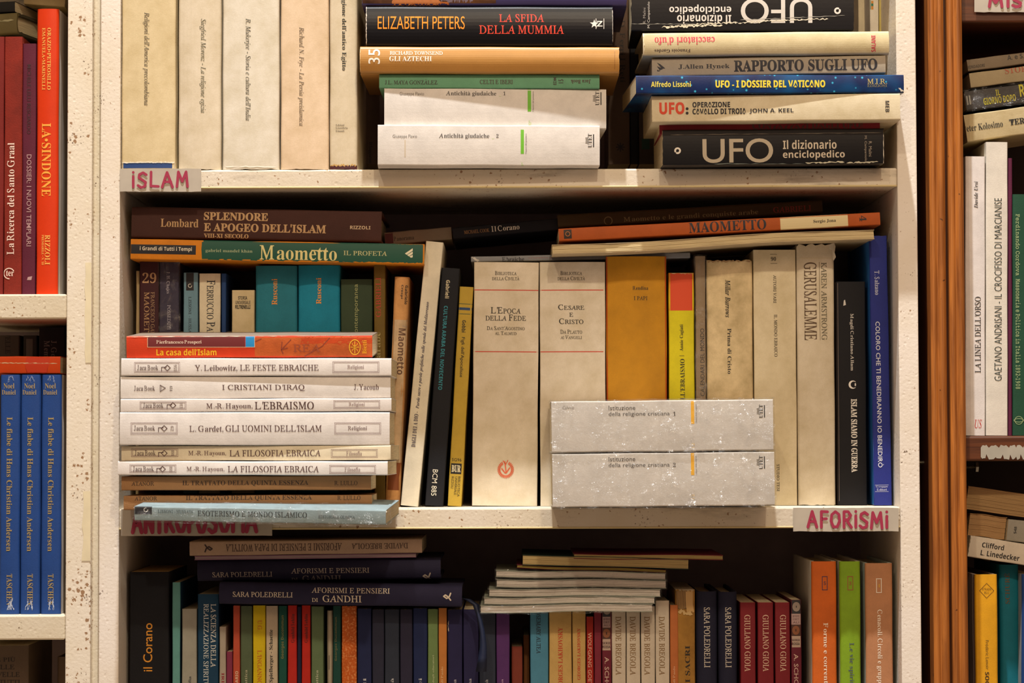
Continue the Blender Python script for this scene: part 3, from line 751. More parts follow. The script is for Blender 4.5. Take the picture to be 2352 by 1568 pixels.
def d_ufo(f):
    f.text('UFO', 'G', 'bcb09a', 1613, 318, 1776, 374, res=6); f.text('Il dizionario', 'X', 'd0c4b0', 1798, 321, 1922, 342); f.text('enciclopedico', 'X', 'd0c4b0', 1798, 345, 1941, 367)
    f.text('R. Malini', 'N', 'a89c8c', 1996, 324, 2003, 359, 'd'); f.text('M. Campaniolo', 'N', 'a89c8c', 1985, 311, 1992, 371, 'd'); comma(f, 1556, 348, 1.0)
    for x0, x1 in ((1850, 1940), (1945, 2018)): f.wear(x0, 374, x1, 371, 2.2, 'd8d4bc', n=18, j=1.2)
    f.wear(1640, 376, 1850, 376, .8, '8a9690', n=20, j=.8); f.wear(2030, 306, 2030, 380, 1.3, 'c8c0b0', n=16, j=.6); f.wear(1540, 310, 2025, 304, .6, 'a8a090', n=30, j=.4)
book('thick black paperback the right way up, bottom of the right flat stack', ((1521, 309.5), (2031, 304), (2032, 385), (1522, 390)), -.024, .108, '0b0c12', (), draw=d_ufo, kind='gloss', group=G3, tat=.001, yaw=1)
book('cream page block standing behind the right flat stack at the top of the picture', (1972, -150, 1998, 379), .13, .09, 'e0d2b2', ())
book('white spine with small green and orange marks behind the right flat stack', (1999, -160, 2019, 381), .092, .12, 'efe8da', (), draw=lambda f: [f.patch(1990 + 8, 0, 2000, 22, '2a7a5a'), f.patch(2001, 2, 2006, 8, 'd89030'), f.patch(2001, 14, 2006, 22, 'd89030'), f.patch(2001, 8, 2006, 14, '2a7a5a')])
book('pale yellow spine standing against the right upright behind the flat stack', (2020, -140, 2026, 381), .092, .12, 'd8c878', ())

# ------------------------------------------------------------------ middle row, left half
G4, G5, G6, G7 = 'books lying across the top of the middle row', 'books standing at the back of the middle row', 'books stacked flat in front of the middle row', 'books standing in the middle row'
def d_lomb(f):
    c = 'c09a6c'
    f.text('Lombard', 'B', c, 369, 511, 456, 513.5, h=19); f.text('SPLENDORE', 'D', c, 468, 495.5, 616, 499, h=19)
    f.text("E APOGEO DELL'ISLAM", 'D', c, 468, 520.5, 749, 526.8, h=20); f.text('VIII-XI SECOLO', 'D', c, 468, 540.5, 571, 543, h=10); f.text('RIZZOLI', 'X', 'd0b490', 804, 522, 851, 523, h=8)
book('thick dark brown hardback with tan slab lettering, top left of the middle row', ((303, 473), (876, 486), (876, 555), (301, 546.5)), .026, .15, '482c26', (), draw=d_lomb, hard=True, bulge=.0005, group=G4, kind='cloth')
def d_mprof(f):
    f.patch(463, 551, 815, 600, '0f5240', .0001, rag=1.2); f.patch(812, 560, 970, 602.5, '0f5240', .00012, rag=1.2); f.patch(466, 554, 972, 598, '0f5240', .00013)
    f.patch(297, 562, 450, 583.5, '191a24', .0001); f.text('i Grandi di Tutti i Tempi', 'X', 'ece2cc', 321, 570.5, 441, 574, h=12, off=.0003)
    f.text('gabriel mandel khân', 'S', 'a8b890', 472, 575.5, 580, 578, h=9); f.text('Maometto', 'S', 'e8dc96', 596, 579, 774, 582.5, h=33, res=4); f.stroke([(716, 575), (752, 576)], 2.5, 'e8dc96')
    f.text('IL PROFETA', 'S', 'c8c890', 789, 580.5, 889, 582.5, h=10.5)
    for i in range(3): f.poly([(930 + i * 5, 582 + i * 3.4), (948, 570 + i * 7.5), (948, 575.5 + i * 7.5), (934 + i * 5, 585 + i * 3.4)], 'efe8c8')
book('green and orange paperback lying under the thick brown hardback', ((300, 548), (976, 560.5), (973, 606.5), (300, 595)), .022, .15, 'e08a1c', (), draw=d_mprof, group=G4)
book('grey booklet with a dark red end lying in shadow beside the brown hardback', ((884, 533), (1037, 519.5), (1037, 551), (884, 563)), .09, .13, '9a8c7c', [('Panorama', 'S', '3c3430', 904, 548.5, 951, 545, dict(h=10))], draw=lambda f: f.patch(880, 530, 903, 566, '5c1a20'), group=G4)
def d_cook(f):
    f.text('MICHAEL COOK', 'S', 'a87c4c', 1066, 533, 1124, 528.8, h=8); f.text('Il Corano', 'S', 'ece6da', 1128.5, 525.6, 1193, 520.5, h=13)
    f.patch(1068, 539, 1280, 545, '7a4a34', .00015, rag=1.5)
book('slim black book with an orange lower edge lying between the two flat piles', ((1040, 520), (1281, 502), (1281, 527), (1041, 552)), .08, .13, '14141e', (), draw=d_cook, group=G4)
def d_grandi(f):
    f.text('Maometto e le grandi conquiste arabe', 'S', '8c7c50', 1432, 505, 1742, 488, h=14); f.text('GABRIELI', 'S', '9a2e1c', 1776, 483, 1863, 477, h=13)
    f.ring(1397, 507, 9, 2, '8c7c50'); 
book('olive brown hardback lying at the back on the slanting pile under the upper shelf', ((1281, 492), (1889, 457), (1889, 489), (1281, 524)), .075, .11, '4c3c20', (), draw=d_grandi, group=G4, hard=True, bulge=0, side='6a5040')
def d_jona(f):
    f.patch(1792, 480, 1948, 540, 'e2d2a2', .0001); f.text('MAOMETTO', 'B', '1c1c28', 1582, 523, 1760, 514.5, h=24, res=4); f.text('Sergio Jona', 'B', '2c2420', 1868, 509.3, 1920, 506.5, h=9, off=.0003)
    f.text('4', 'B', '2c1c1c', 1974, 495, 1990, 508, 'd'); f.patch(1295, 527, 1313, 548, '2a1c14'); f.ring(1304, 537, 5, 1.4, 'c87a3a')
book('orange-brown paperback with a cream panel on its spine, in the slanting pile', ((1283, 523.5), (2021, 486.5), (2022, 517), (1284, 556)), .02, .13, 'b85a24', (), draw=d_jona, group=G4)
book('limp magazine with splayed yellowed pages under the orange-brown paperback', ((1268, 560), (2008, 527), (2008, 545), (1268, 588)), .012, .15, 'b9a684', (), fore=True, jag=1.6, pg='e3cfa0', group=G4, name='magazine', cat='magazine')
book('thin grey book lying upside down along the tops of the two red-lined volumes', ((1082, 589), (1585, 579), (1585, 592), (1082, 601.5)), .056, .13, '8a8c90', [
    ('Ebraiche', 'S', '2c2c34', 1153, 595.5, 1204, 594.5, dict(h=10)), ], draw=lambda f: [f.text('Preghiere', 'S', 'a03838', 1212, 592.5, 1268, 591, 'i'), f.wear(1084, 590, 1100, 600, 3, 'c8c4bc')], group=G4)

D5 = .050
book('thin buff booklet edge at the far left of the back row', (312, 622, 320, 1163), D5 + .004, .09, 'b09a70', (), group=G5)
book('dark maroon spine numbered 29 at the left of the back row', (320, 601, 364, 1163), D5, .11, '3f1c22', [
    ('29', 'S', 'b8946c', 327, 626, 359, 650), ("FRANCESCO GABRIELI", 'S', 'a08060', 346, 670, 355, 800, 'd'), ('MAOMETTO', 'S', 'b08c64', 331, 670, 343, 790, 'd')], group=G5)
book('violet-grey spine wrapped in crinkled film beside the one numbered 29', (366, 602, 410, 1163), D5, .11, '37324a', [
    ('J. H. Chajes', 'S', 'b0acb8', 381, 624, 390, 674, 'd'), ('POSSEDUTI', 'S', 'a8a4b0', 384, 700, 392, 757, 'd')], group=G5, wrap=True)
def d_liss(f):
    f.patch(427.5, 620, 445, 667, '16161c'); f.ring(436.5, 656, 4, 1.5, 'c8c4b8', a1=300); f.text('LISSONI - HUSSAIN', 'S', '2c3c48', 433, 681, 439.5, 775, 'd')
book('slim blue-grey spine with a black tab in the back row', (421, 626, 454, 1163), D5, .10, '6d93a4', (), draw=d_liss, group=G5)
book('cream spine with dark capitals and a blue edge in the back row', (457, 628, 506, 1163), D5, .12, 'ddd3b6', [
    ('Ferruccio Parri', 'C', '20242a', 475, 643, 494, 786, 'd')], side='1f4a86', group=G5)
book('navy sliver of a spine next to the cream one with blue edge', (508, 628, 519, 1163), D5, .12, '1d3f72', (), group=G5)
book('short beige spine with small black block capitals in the back row', (532, 666, 584, 1163), D5, .09, 'cfc09a', [
    ('STORIA', 'X', '2a241e', 547, 680, 568, 688), ('UNIVERSALE', 'X', '4a4238', 541, 690.5, 575, 698.5), ('FELTRINELLI', 'H', '1c1814', 540, 700.5, 575, 709)], group=G5, kind='cream')
book('teal hardback in the back row beside the short beige spine, orange lettering', (586, 610, 682, 1163), D5, .13, '297a8c', [('Rusconi', 'B', 'e09038', 624, 640, 637, 700, 'u')], hard=True, bulge=.003, kind='cloth', group=G5)
book('brighter teal hardback in the back row beside the dark green spine, orange lettering', (684, 609, 781, 1163), D5, .13, '1b86a4', [('Rusconi', 'B', 'e89434', 726, 638, 738, 698, 'u')], hard=True, bulge=.003, kind='cloth', group=G5)
book('dark green spine with pale vertical lettering in the back row', (783, 641, 856, 1163), D5, .12, '34452e', [('contemporanea', 'N', '9aa06a', 814, 652, 825, 772, 'u')], group=G5)
book('olive brown spine with faded red capitals in the back row', (859, 605, 885, 1160), D5 - .008, .12, '6a5318', [('GABRIELI', 'S', 'a8321c', 863, 637, 875, 728, 'u'), ('e letteratura arabe', 'S', '9c8c54', 861, 762, 874, 960, 'u')], group=G5)
def d_crespi(f):
    f.patch(880, 734, 945, 1062, card('d8bc98', 'old'), .00012); f.patch(870, 1062, 930, 1125, '8a4a20', .00012)
    f.text('Gabriele', 'X', '2a2624', 934, 655, 932, 699, h=6.5); f.text('Crespi', 'X', '2a2624', 924, 654, 922.5, 686, h=6.5); f.text('Maometto', 'X', '6a4c38', 925, 754, 918, 860, h=16, off=.0003)
    f.ring(931, 742, 8, 3, 'b09a80', a0=-60, a1=130)
book('peach and beige spine leaning between the flat stack and the leaning white book', ((904, 635), (943, 636), (915, 1162), (886, 1162)), .040, .14, 'dba468', (), draw=d_crespi, group=G7, hard=True, bulge=.003, kind='old')

# flat stack in front of the middle row, from the top
def d_casa(f):
    f.patch(585, 770, 856, 822, card('c8622c', 'old'), .0001); f.patch(690, 770, 856, 790, card('c84a1c', 'old'), .00012, rag=3)
    f.patch(339, 770, 563, 797, '702024', .00015); f.patch(564, 772, 585, 797, '1e90d0', .00018)
    f.stroke([(339, 772), (339, 797), (585, 797), (585, 770)], 1, 'f0c8a0', .0003)
    f.text('Pierfrancesco Prosperi', 'S', 'f0d8c0', 359, 781, 463, 791, off=.0003); f.text("La casa dell'Islam", 'X', 'f8c424', 359, 801, 497, 816)
    f.ring(815, 797, 12.5, 2, 'f4c030', ry=17); f.stroke([(815, 783), (815, 811)], 1.6, 'f4c030'); f.stroke([(806, 797), (824, 797)], 1.6, 'f4c030'); f.ring(815, 788, 6, 1.4, 'f4c030', a0=0, a1=180); f.ring(815, 806, 6, 1.4, 'f4c030', a0=180, a1=360)
    f.text('Bietti', 'B', 'f4b020', 832, 781, 842, 812, 'u')
    for p in ([(650, 812), (646, 803), (668, 780)], [(660, 799), (646, 803), (648, 785)], [(700, 818), (740, 795), (757, 776)], [(586, 784), (600, 778)]): f.stroke(p, 2.2, '8c3c24')
    f.text('REA', 'S', '9c4a2c', 674, 806, 735, 792, h=18)
    f.wear(291, 773.5, 855, 770, .7, 'e8d0b0', n=60, j=.3, off=.0004)
G6 = 'books stacked flat in front of the middle row'
casa = book('orange-red paperback with a maroon box and blue square, top of the left flat stack', ((290, 773), (855, 769.5), (855, 821), (291, 821)), -0.050, .14, 'd8401c', (), draw=d_casa, group=G6, side='8a7a6c', tilt=4.5)

INK = '5a4440'
def jaca(f, x, y, w=48, o=1):
    f.text('Jaca Book', 'S', INK, x, y - 6, x + w, y + 6)
def key(f, x, y):
    c = '4a2c2c'
    f.stroke([(x, y + 7), (x, y - 2), (x + 11, y - 2)], 1.6, c); f.stroke([(x + 13, y - 7), (x + 20, y - .5), (x + 13, y + 6), (x + 6.5, y - .5), (x + 13, y - 7)], 1.5, c)
def dframe(f, x0, y0, x1, y1, c='8a706c'):
    f.frame(x0, y0, x1, y1, .8, c); f.frame(x0 + 2.5, y0 + 2.5, x1 - 2.5, y1 - 2.5, .9, c)
def d_leib(f):
    dframe(f, 308, 831, 413, 855); jaca(f, 315, 844); key(f, 371, 845); f.text('955', 'S', '8a7a74', 399, 837, 406, 852, 'd'); f.text('Y. Leibowitz,', 'S', '5c4240', 447, 838, 545, 853); f.text('LE FESTE EBRAICHE', 'S', '5c4240', 551, 837, 732, 851)
    dframe(f, 764, 830, 871, 856); f.text('Religioni', 'S', '8a706c', 798, 838, 836, 849)
book('white paperback on the Jewish feasts, directly under the orange-red one', (278, 822.5, 899, 863), -0.054, .14, 'ece6e0', (), draw=d_leib, group=G6, yaw=-.5)
def d_iraq(f):
    jaca(f, 308, 891.5); f.stroke([(368, 884), (368, 899), (380, 891), (368, 884)], 1.5, INK); f.stroke([(371, 886), (371, 897)], 1, INK); f.text('424', 'S', '6a5a54', 390, 885, 396, 898, 'd'); f.text("I CRISTIANI D'IRAQ", 'S', '5c4240', 510, 883, 701, 898); f.text('J. Yacoub', 'S', '5c4240', 813, 882, 870, 895)
book('white paperback on the Christians of Iraq, third in the left flat stack', ((277, 865), (897, 864), (897, 913), (277, 915)), -0.052, .14, 'e9e3dc', (), draw=d_iraq, group=G6)
def d_ebr(f):
    dframe(f, 321, 922, 428, 940); jaca(f, 329, 930.5, 46); key(f, 384, 931); f.text('913', 'S', '8a7a74', 413, 924, 420, 937, 'd'); f.text('M.-R. Hayoun,', 'S', '5c4240', 474, 926, 580, 941); f.text("L'EBRAISMO", 'S', '4c3230', 585, 922, 721, 940)
    dframe(f, 766, 919, 873, 938); f.text('Religioni', 'S', '8a706c', 801, 924, 838, 934)
book('thin white paperback titled with one large word, above the thickest white one', ((277, 916), (899, 914), (899, 944), (277, 945.5)), -0.054, .14, 'e6dfd8', (), draw=d_ebr, group=G6)
def d_gard(f):
    dframe(f, 300, 970, 408, 997); jaca(f, 308, 983); key(f, 364, 984); f.text('62', 'S', '8a7a74', 392, 978, 399, 989, 'd'); f.text('L. Gardet,', 'S', '5c4240', 435, 977, 513, 993); f.text("GLI UOMINI DELL'ISLAM", 'S', '5c4240', 518, 976, 739, 991)
    dframe(f, 768, 970, 875, 997); f.text('Religioni', 'S', '6a504c', 799, 978, 843, 990)
book('thickest white paperback in the left flat stack', (275, 946.5, 895, 1022), -0.056, .14, 'e6e0da', (), draw=d_gard, group=G6, bulge=.001)
def filo(dx, dy):
    def f_(f):
        dframe(f, 300 + dx, 1030 + dy, 408 + dx, 1049 + dy); jaca(f, 308 + dx, 1040 + dy); key(f, 363 + dx, 1041 + dy); f.text('891', 'S', '8a7a74', 392 + dx, 1034 + dy, 399 + dx, 1046 + dy, 'd')
        f.text('M.-R. Hayoun,', 'S', '705450', 432 + dx, 1035 + dy, 519 + dx, 1048 + dy); f.text('LA FILOSOFIA EBRAICA', 'S', '5c4240', 527 + dx, 1033 + dy, 737 + dx, 1048 + dy)
        dframe(f, 761 + dx, 1031 + dy, 868 + dx, 1051 + dy); f.text('Filosofia', 'S', '8a706c', 796 + dx, 1036 + dy, 832 + dx, 1046 + dy)
    return f_
book('yellowed copy of the two paperbacks on Jewish philosophy, lying above its white twin', ((277, 1024), (898, 1022.5), (898, 1056), (277, 1058)), -0.052, .14, 'e6dabc', (), draw=filo(0, 0), group=G6, yaw=-2)
book('whiter copy of the two paperbacks on Jewish philosophy, sticking out to the left', (269, 1059, 891, 1091), -0.056, .14, 'ece6e0', (), draw=filo(-4, 36.5), group=G6, yaw=-2)
def tratt(x, y, x2, x3, w):
    def f_(f):
        f.text('ATANÒR', 'S', '3c2a1c', x, y - 7, x + 52, y + 5); f.text('IL TRATTATO DELLA QUINTA ESSENZA', 'B', '46301e', x2, y - 7, x2 + 289, y + 6); f.text('R. LULLO', 'S', '46301e', x3, y - 6, x3 + 53, y + 4)
    return f_
book('upper of two tan ribbed paperbacks, its right end set back slightly', ((279, 1094), (852, 1092), (852, 1125), (279, 1126)), -0.044, .13, 'a87c50', (), draw=tratt(302, 1110, 419, 768, 0), kind='ribbed', group=G6)
book('lower of two tan ribbed paperbacks, just above the hanging blue-grey one', ((284, 1128), (854, 1126), (854, 1158), (284, 1161)), -0.046, .13, 'a87c50', (), draw=tratt(309, 1144, 427, 775, 0), kind='ribbed', group=G6)
def d_esot(f):
    f.patch(304, 1162, 345, 1181, '14171e'); f.ring(331, 1171, 4.5, 1.6, 'c8c8c0', a1=280); f.text('LISSONI - HUSSAIN', 'S', '4a5a60', 359, 1173.5, 441, 1176, h=8); f.text('ESOTERISMO E MONDO ISLAMICO', 'S', '2c3438', 452, 1177, 706, 1184, h=13); f.text('EDITORIALE OLIMPIA', 'S', '3c4a50', 733, 1185, 817, 1188, h=7.5)
book('pale blue-grey paperback in film, hanging over the shelf edge under the left flat stack', ((303, 1163), (889, 1171), (888, 1204), (305, 1196)), -.089, .088, '94a8ae', (), draw=d_esot, group=G6, yaw=-5, tilt=4.5, wrap=True)

# ------------------------------------------------------------------ middle row, right half
def d_dagli(f):
    f.text('DAGLI DEI A DIO -', 'B', '3a3450', 949.5, 1026, 956.5, 945, h=9.5); f.text('Parole sacre e parole profetiche sulle sponde del Mediterraneo', 'J', '3a3450', 958, 938, 984, 693, h=9.5)
book('tall narrow white book leaning to the right beside the flat stack', ((978, 553), (1019, 557), (960, 1161), (921, 1158)), .038, .15, 'e3dac2', (), draw=d_dagli, group=G7, pg='c8b890')
def d_gabr(f):
    f.text('Gabrieli', 'X', 'd8cca8', 1029.5, 643, 1026.5, 685, h=9); f.text('CULTURA ARABA DEL NOVECENTO', 'X', '2c8a9a', 1023, 702, 1012, 895, h=9); f.text('BCM 885', 'N', 'e8e0cc', 999.5, 1078, 996.5, 1138, h=12)
    f.wear(1013, 620, 971, 1155, .8, 'c8b080', n=60, j=.5)
book('black paperback with teal lettering, leaning beside the tall white book', ((1016, 613), (1055, 617), (1019, 1160), (975, 1159)), .042, .12, '15161c', (), draw=d_gabr, group=G7, tat=.0006)
def d_gobb(f):
    f.patch(1040, 706, 1095, 712, '20406c'); f.patch(1040, 697, 1095, 698.5, '4a5a38'); f.patch(1040, 720, 1095, 721.5, '4a5a38')
    f.text('Gobbi', 'X', '2c2818', 1066.5, 735, 1064.5, 763, h=9); f.text("Figli dell'Apocalisse", 'G', '2c2818', 1063.5, 774, 1058.5, 866, h=10); f.text('SG96', 'N', '2c2818', 1038, 1052, 1060, 1059, 0)
    f.patch(1035.5, 1064, 1060, 1088, '1c1a18'); f.text('BUR', 'D', 'ddd0a8', 1037.5, 1068, 1058, 1084, 0, off=.0003)
    for s, x, y in (('BIBLIOTECA', 1051, 1140), ('UNIVERSALE', 1044, 1136), ('RIZZOLI', 1036.5, 1121)): f.text(s, 'N', '2c2818', x, 1094, x + 5.5, y, 'd')
book('mustard paperback with blue bands, leaning against the first red-lined volume', ((1057, 657), (1086, 660), (1061, 1160), (1027, 1159)), .046, .11, 'c2a23c', (), draw=d_gobb, group=G7)
def d_civ(title, sub, x0, x1, emb=False):
    def f_(f):
        c = (x0 + x1) / 2; t = '3a342a'
        f.text('Biblioteca', 'C', t, c - 25, 622.5, c + 25, 631.5, 0); f.text('della Civiltà', 'C', t, c - 31.5, 634, c + 31.5, 643.5, 0)
        f.patch(x0 - 3, 665, x1 + 3, 667, 'cc3c28'); f.patch(x0 - 3, 806.5, x1 + 3, 808.5, 'cc3c28')
        for s, w_, y0, y1 in title: f.text(s, 'C', '2e2a22', c - w_ / 2, y0, c + w_ / 2, y1, 0)
        for s, w_, y0, y1 in sub: f.text(s, 'C', t, c - w_ / 2, y0, c + w_ / 2, y1, 0)
        if emb:
            for a in range(-60, 250, 12): f.stroke([(c + 13 * math.cos(math.radians(a)), 1078 + 14 * math.sin(math.radians(a))), (c + 18 * math.cos(math.radians(a)), 1078 + 19 * math.sin(math.radians(a)))], 2.4, 'd8603c')
            for q in ((-9, -2, -1, 12), (-2, -18, 1, 10), (9, -4, 1, 12)): f.stroke([(c + q[0], 1078 + q[1]), (c + q[2], 1078 + q[3] - 4)], 2.6, 'd8603c')
            f.stroke([(c - 6, 1058), (c, 1066), (c + 5, 1057)], 2, 'd8603c')
    return f_
book('left of two thick cream volumes with red lines, orange round emblem at foot', ((1089, 602), (1238, 602), (1234, 1160), (1084, 1160)), .048, .155, 'dfd3be', (), draw=d_civ([("L'Epoca", 69, 705, 720), ('della Fede', 93, 722, 736)], [("Da Sant'Agostino", 87, 749, 758), ('al Talmud', 50, 761, 769)], 1087, 1236, True), kind='cream', group=G7, bulge=.0015)
book('right of two thick cream volumes with red lines, foot hidden by wrapped pair', ((1241, 602), (1391, 601), (1391, 1160), (1240, 1160)), .048, .155, 'dfd4c0', (), draw=d_civ([('Cesare', 60, 699, 711.5), ('e', 9, 718, 727), ('Cristo', 56, 731, 744)], [('Da Plauto', 50, 757, 766.5), ('ai Vangeli', 49, 770, 778.5)], 1241, 1383), kind='cream', group=G7, bulge=.0015)
def d_papi(f):
    f.patch(1392, 588, 1396, 1160, 'b83414'); f.patch(1529, 588, 1533, 1160, 'b84418'); f.text('Rendina', 'S', '3c2c10', 1453, 657, 1489, 665.5); f.text('I PAPI', 'S', '3c2c10', 1456, 680, 1487, 689)
book('thick mustard-gold volume behind the wrapped pair', ((1393, 589), (1532, 588), (1533, 1160), (1393, 1160)), .048, .15, 'c48a1a', (), draw=d_papi, hard=True, bulge=.002, group=G7, side='a83414')
def d_cag(f):
    f.patch(1530, 620, 1600, 713, 'd8481c'); f.text('Annie Cagiati', 'B', '2c2c14', 1561, 745, 1571, 806, 'u'); f.stroke([(1561, 817), (1571, 817)], 1, '2c2c14'); f.text("SULL'EBRAISMO", 'B', '2c2c14', 1562, 824, 1573, 935, 'u')
    f.wear(1537, 627, 1594, 628, 1.2, 'e8c8a0', n=14, j=1)
book('yellow spine with an orange top beside the gold volume', ((1537, 626), (1595, 627), (1596, 1160), (1537, 1160)), .052, .13, 'ddd01c', (), draw=d_cag, group=G7)
book('thin brown-grey spine in film beside the yellow one', ((1598, 588), (1620, 588), (1623, 1160), (1600, 1160)), .050, .14, '9a8468', [('CALENDARI DEL MONDO', 'N', '24262c', 1608.5, 754, 1618, 909.5, 'u')], group=G7, wrap=True)
def d_mill(f):
    f.text('Millar Burrows', 'J', '2e2a20', 1665.5, 642, 1678, 729, 'd'); f.text('Prima di Cristo', 'B', '2e2a20', 1671, 754, 1680, 858.5, 'd')
    f.wear(1624, 600, 1726, 599, 2.4, 'a88860', n=24, j=1.6); 
book('beige dust-jacketed book with a tattered top edge', ((1622, 597), (1727, 595), (1734, 1158), (1627, 1158)), .048, .14, 'dcc79c', (), draw=d_mill, hard=True, bulge=.002, kind='old', group=G7, tat=.0035)
def d_aut(f):
    f.text('90', 'S', '3a342a', 1770.5, 590, 1782.5, 599); f.stroke([(1769, 584), (1784, 584)], .8, '5a5244'); f.stroke([(1770, 605), (1785, 605)], .8, '5a5244')
    f.text('AUTORI VARI', 'S', '4a4234', 1776, 631, 1783, 696, 'd'); f.text('IL MONDO EBRAICO', 'S', '4a4234', 1778, 722, 1785.5, 819, 'd'); f.text('STUDIO TESI', 'S', '3a342a', 1784, 1066, 1790.5, 1128, 'd')
book('pale cream spine numbered 90 between the tattered book and the one on Jerusalem', ((1729, 574), (1825, 573), (1834, 1158), (1736, 1158)), .048, .15, 'dfd2b2', (), draw=d_aut, kind='cream', group=G7)
def d_ger(f):
    f.text('GERUSALEMME', 'S', '5c4630', 1847, 602, 1876, 781, 'd', res=4); f.stroke([(1881.5, 602), (1884, 781)], 1, '7a6a50'); f.text('KAREN ARMSTRONG', 'S', '6a6450', 1886.5, 602, 1899.5, 781, 'd')
    f.patch(1830, 592, 1925, 593, 'd8c8a0')
ger = book('cream dust-jacketed book on Jerusalem, its torn jacket flap standing up', ((1827, 558), (1914, 561), (1922, 1159), (1837, 1159)), .046, .15, 'ddd2bc', (), draw=d_ger, hard=True, bulge=.002, kind='cream', group=G7, tat=.0035)
fm = MB(); iv = ger.matrix_world.inverted()
fp = [(1904, 562, .047), (1916, 557, .046), (1919, 566, .043), (1917, 580, .041), (1920, 590, .040), (1915, 598, .043), (1914, 588, .045), (1913, 574, .046), (1905, 570, .047)]
fm.add([iv @ P(x, y, dd) for x, y, dd in fp] + [iv @ P(x - 2, y, dd + .001) for x, y, dd in fp], [tuple(range(9)), tuple(range(17, 8, -1))] + [(i, 9 + i, 9 + (i + 1) % 9, (i + 1) % 9) for i in range(9)], card('d8cfbc'))
fm.build('jacket_flap', ger)
def d_isl(f):
    f.text('Magdi Cristiano Allam', 'S', 'd8d4cc', 1951.5, 720, 1961, 851, 'd'); f.text('ISLAM SIAMO IN GUERRA', 'D', 'eae6de', 1955, 916, 1969, 1084, 'd')
    f.poly([(1958.5 + 9.5 * math.cos(math.radians(a)), 883 + 9.5 * math.sin(math.radians(a))) for a in range(40, 325, 15)] + [(1961 + 7.2 * math.cos(math.radians(a)), 883 + 7.2 * math.sin(math.radians(a))) for a in range(310, 45, -15)], 'ece8e0')
    f.stroke([(1964.5, 881), (1964.5, 885)], 3, 'ece8e0'); f.poly([(1938, 690), (1941, 688), (1943, 700), (1937, 702)], 'd0ccc4'); f.stroke([(1924, 650), (1928, 1150)], 1.2, '6a5c54')
book('charcoal spine with a white crescent moon, shorter than its neighbours', ((1920, 646), (1986, 647), (1994, 1158), (1926, 1158)), .046, .14, '141419', (), draw=d_isl, group=G7, side='4a3e3a')
def d_col(f):
    f.text('T. Salzano', 'S', 'c0c4dc', 2009, 621, 2020, 677, 'd'); f.text('COLORO CHE TI BENEDIRANNO IO BENEDIRÒ', 'G', 'dde0ec', 2015.5, 738, 2025, 1073, h=13)
    for y in (1113, 1128): f.patch(2010, y, 2041, y + 1, 'a8acc8')
    f.text('Gruppo', 'S', 'b8bcd4', 2012, 1115, 2039, 1120, 0); f.text('Editori', 'S', 'b8bcd4', 2014, 1121.5, 2037, 1126.5, 0); f.wear(1996, 560, 2008, 1150, 1.0, '3a72b8', n=20, j=.5)
book('royal blue spine at the right end of the middle row', ((1996, 541), (2037, 541), (2049, 1158), (2008, 1158)), .034, .15, '242f82', (), draw=d_col, side='1f62ac', group=G7, tat=.0005)
def d_ist(n, dy):
    def f_(f):
        if n == '1': f.text('Calvino', 'N', '8a8278', 1292, 932, 1318, 939)
        f.text('Istituzione', 'N', '3a3430', 1398, 931 + dy, 1459, 941.5 + dy); f.text('della religione cristiana', 'N', '3a3430', 1398, 945 + dy, 1538, 957 + dy); f.text(n, 'S', '3a3430', 1546, 945 + dy, 1552, 954 + dy)
        f.patch(1587, 920 + dy, 1594.5, 973 + dy, 'eeb22c'); f.text('Classici delle religioni', 'N', '7a726a', 1597, 928 + dy, 1601.5, 972 + dy, 'u'); f.text('12', 'N', 'e8c880', 1589, 1017 + dy, 1595, 1028 + dy, 'u'); uemb(f, 1737, 929 + dy, .95)
    return f_
book('upper of the two film-wrapped white volumes with yellow bars', ((1266, 922), (1775, 916.5), (1777, 1033.5), (1268, 1039)), -.076, .118, 'd6d0c8', (), draw=d_ist('1', 0), group='film-wrapped pair in front of the middle row', wrap=True)
book('lower of the two film-wrapped white volumes with yellow bars', ((1268, 1042.5), (1777, 1037), (1781, 1160), (1270, 1165)), -.076, .118, 'd6d0c8', (), draw=d_ist('2', 117.5), group='film-wrapped pair in front of the middle row', wrap=True)

# ------------------------------------------------------------------ bottom row
G8, G9, G10 = 'books lying on the bottom row, left pile', 'books standing in the bottom row', 'books and booklets lying fore-edge out on the bottom row'
def d_woj(f):
    f.text('AFORISMI E PENSIERI DI PAPA WOJTYLA', 'S', '4a342e', 519, 1248, 785, 1265, 'i'); f.text('DAVIDE BREGOLA', 'S', '4a342e', 808, 1247, 937, 1260, 'i')
    ribbon(f, 480, 1260, 'i', '3a2a28')
def ribbon(f, x, y, o, c):
    k = -1 if o == 'i' else 1
    f.stroke([(x + k * 9, y - k * 7), (x + k * 6, y + k * 1), (x, y + k * 5), (x - k * 7, y), (x - k * 3, y - k * 3), (x + k * 3, y + k * 1), (x + k * 9, y + k * 9)], 3.2, c)
book('beige book lying upside down, top of the left pile on the bottom row', ((435, 1243), (969, 1238), (969, 1268.5), (436, 1277)), .03, .13, 'bfa48c', (), draw=d_woj, group=G8)
book('thin booklet with magenta-streaked page edges under the upside-down beige book', ((446, 1278), (956, 1269.5), (956, 1280.5), (447, 1285)), .034, .12, '9a6a8a', (), fore=True, pg='c8b0b4', group=G8)
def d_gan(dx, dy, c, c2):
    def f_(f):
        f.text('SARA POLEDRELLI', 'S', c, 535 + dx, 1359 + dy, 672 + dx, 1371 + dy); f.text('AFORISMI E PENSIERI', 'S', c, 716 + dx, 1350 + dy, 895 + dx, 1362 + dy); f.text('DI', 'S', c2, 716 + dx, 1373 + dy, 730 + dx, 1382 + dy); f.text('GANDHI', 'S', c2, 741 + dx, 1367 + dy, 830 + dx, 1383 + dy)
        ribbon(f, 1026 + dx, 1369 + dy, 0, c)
    return f_
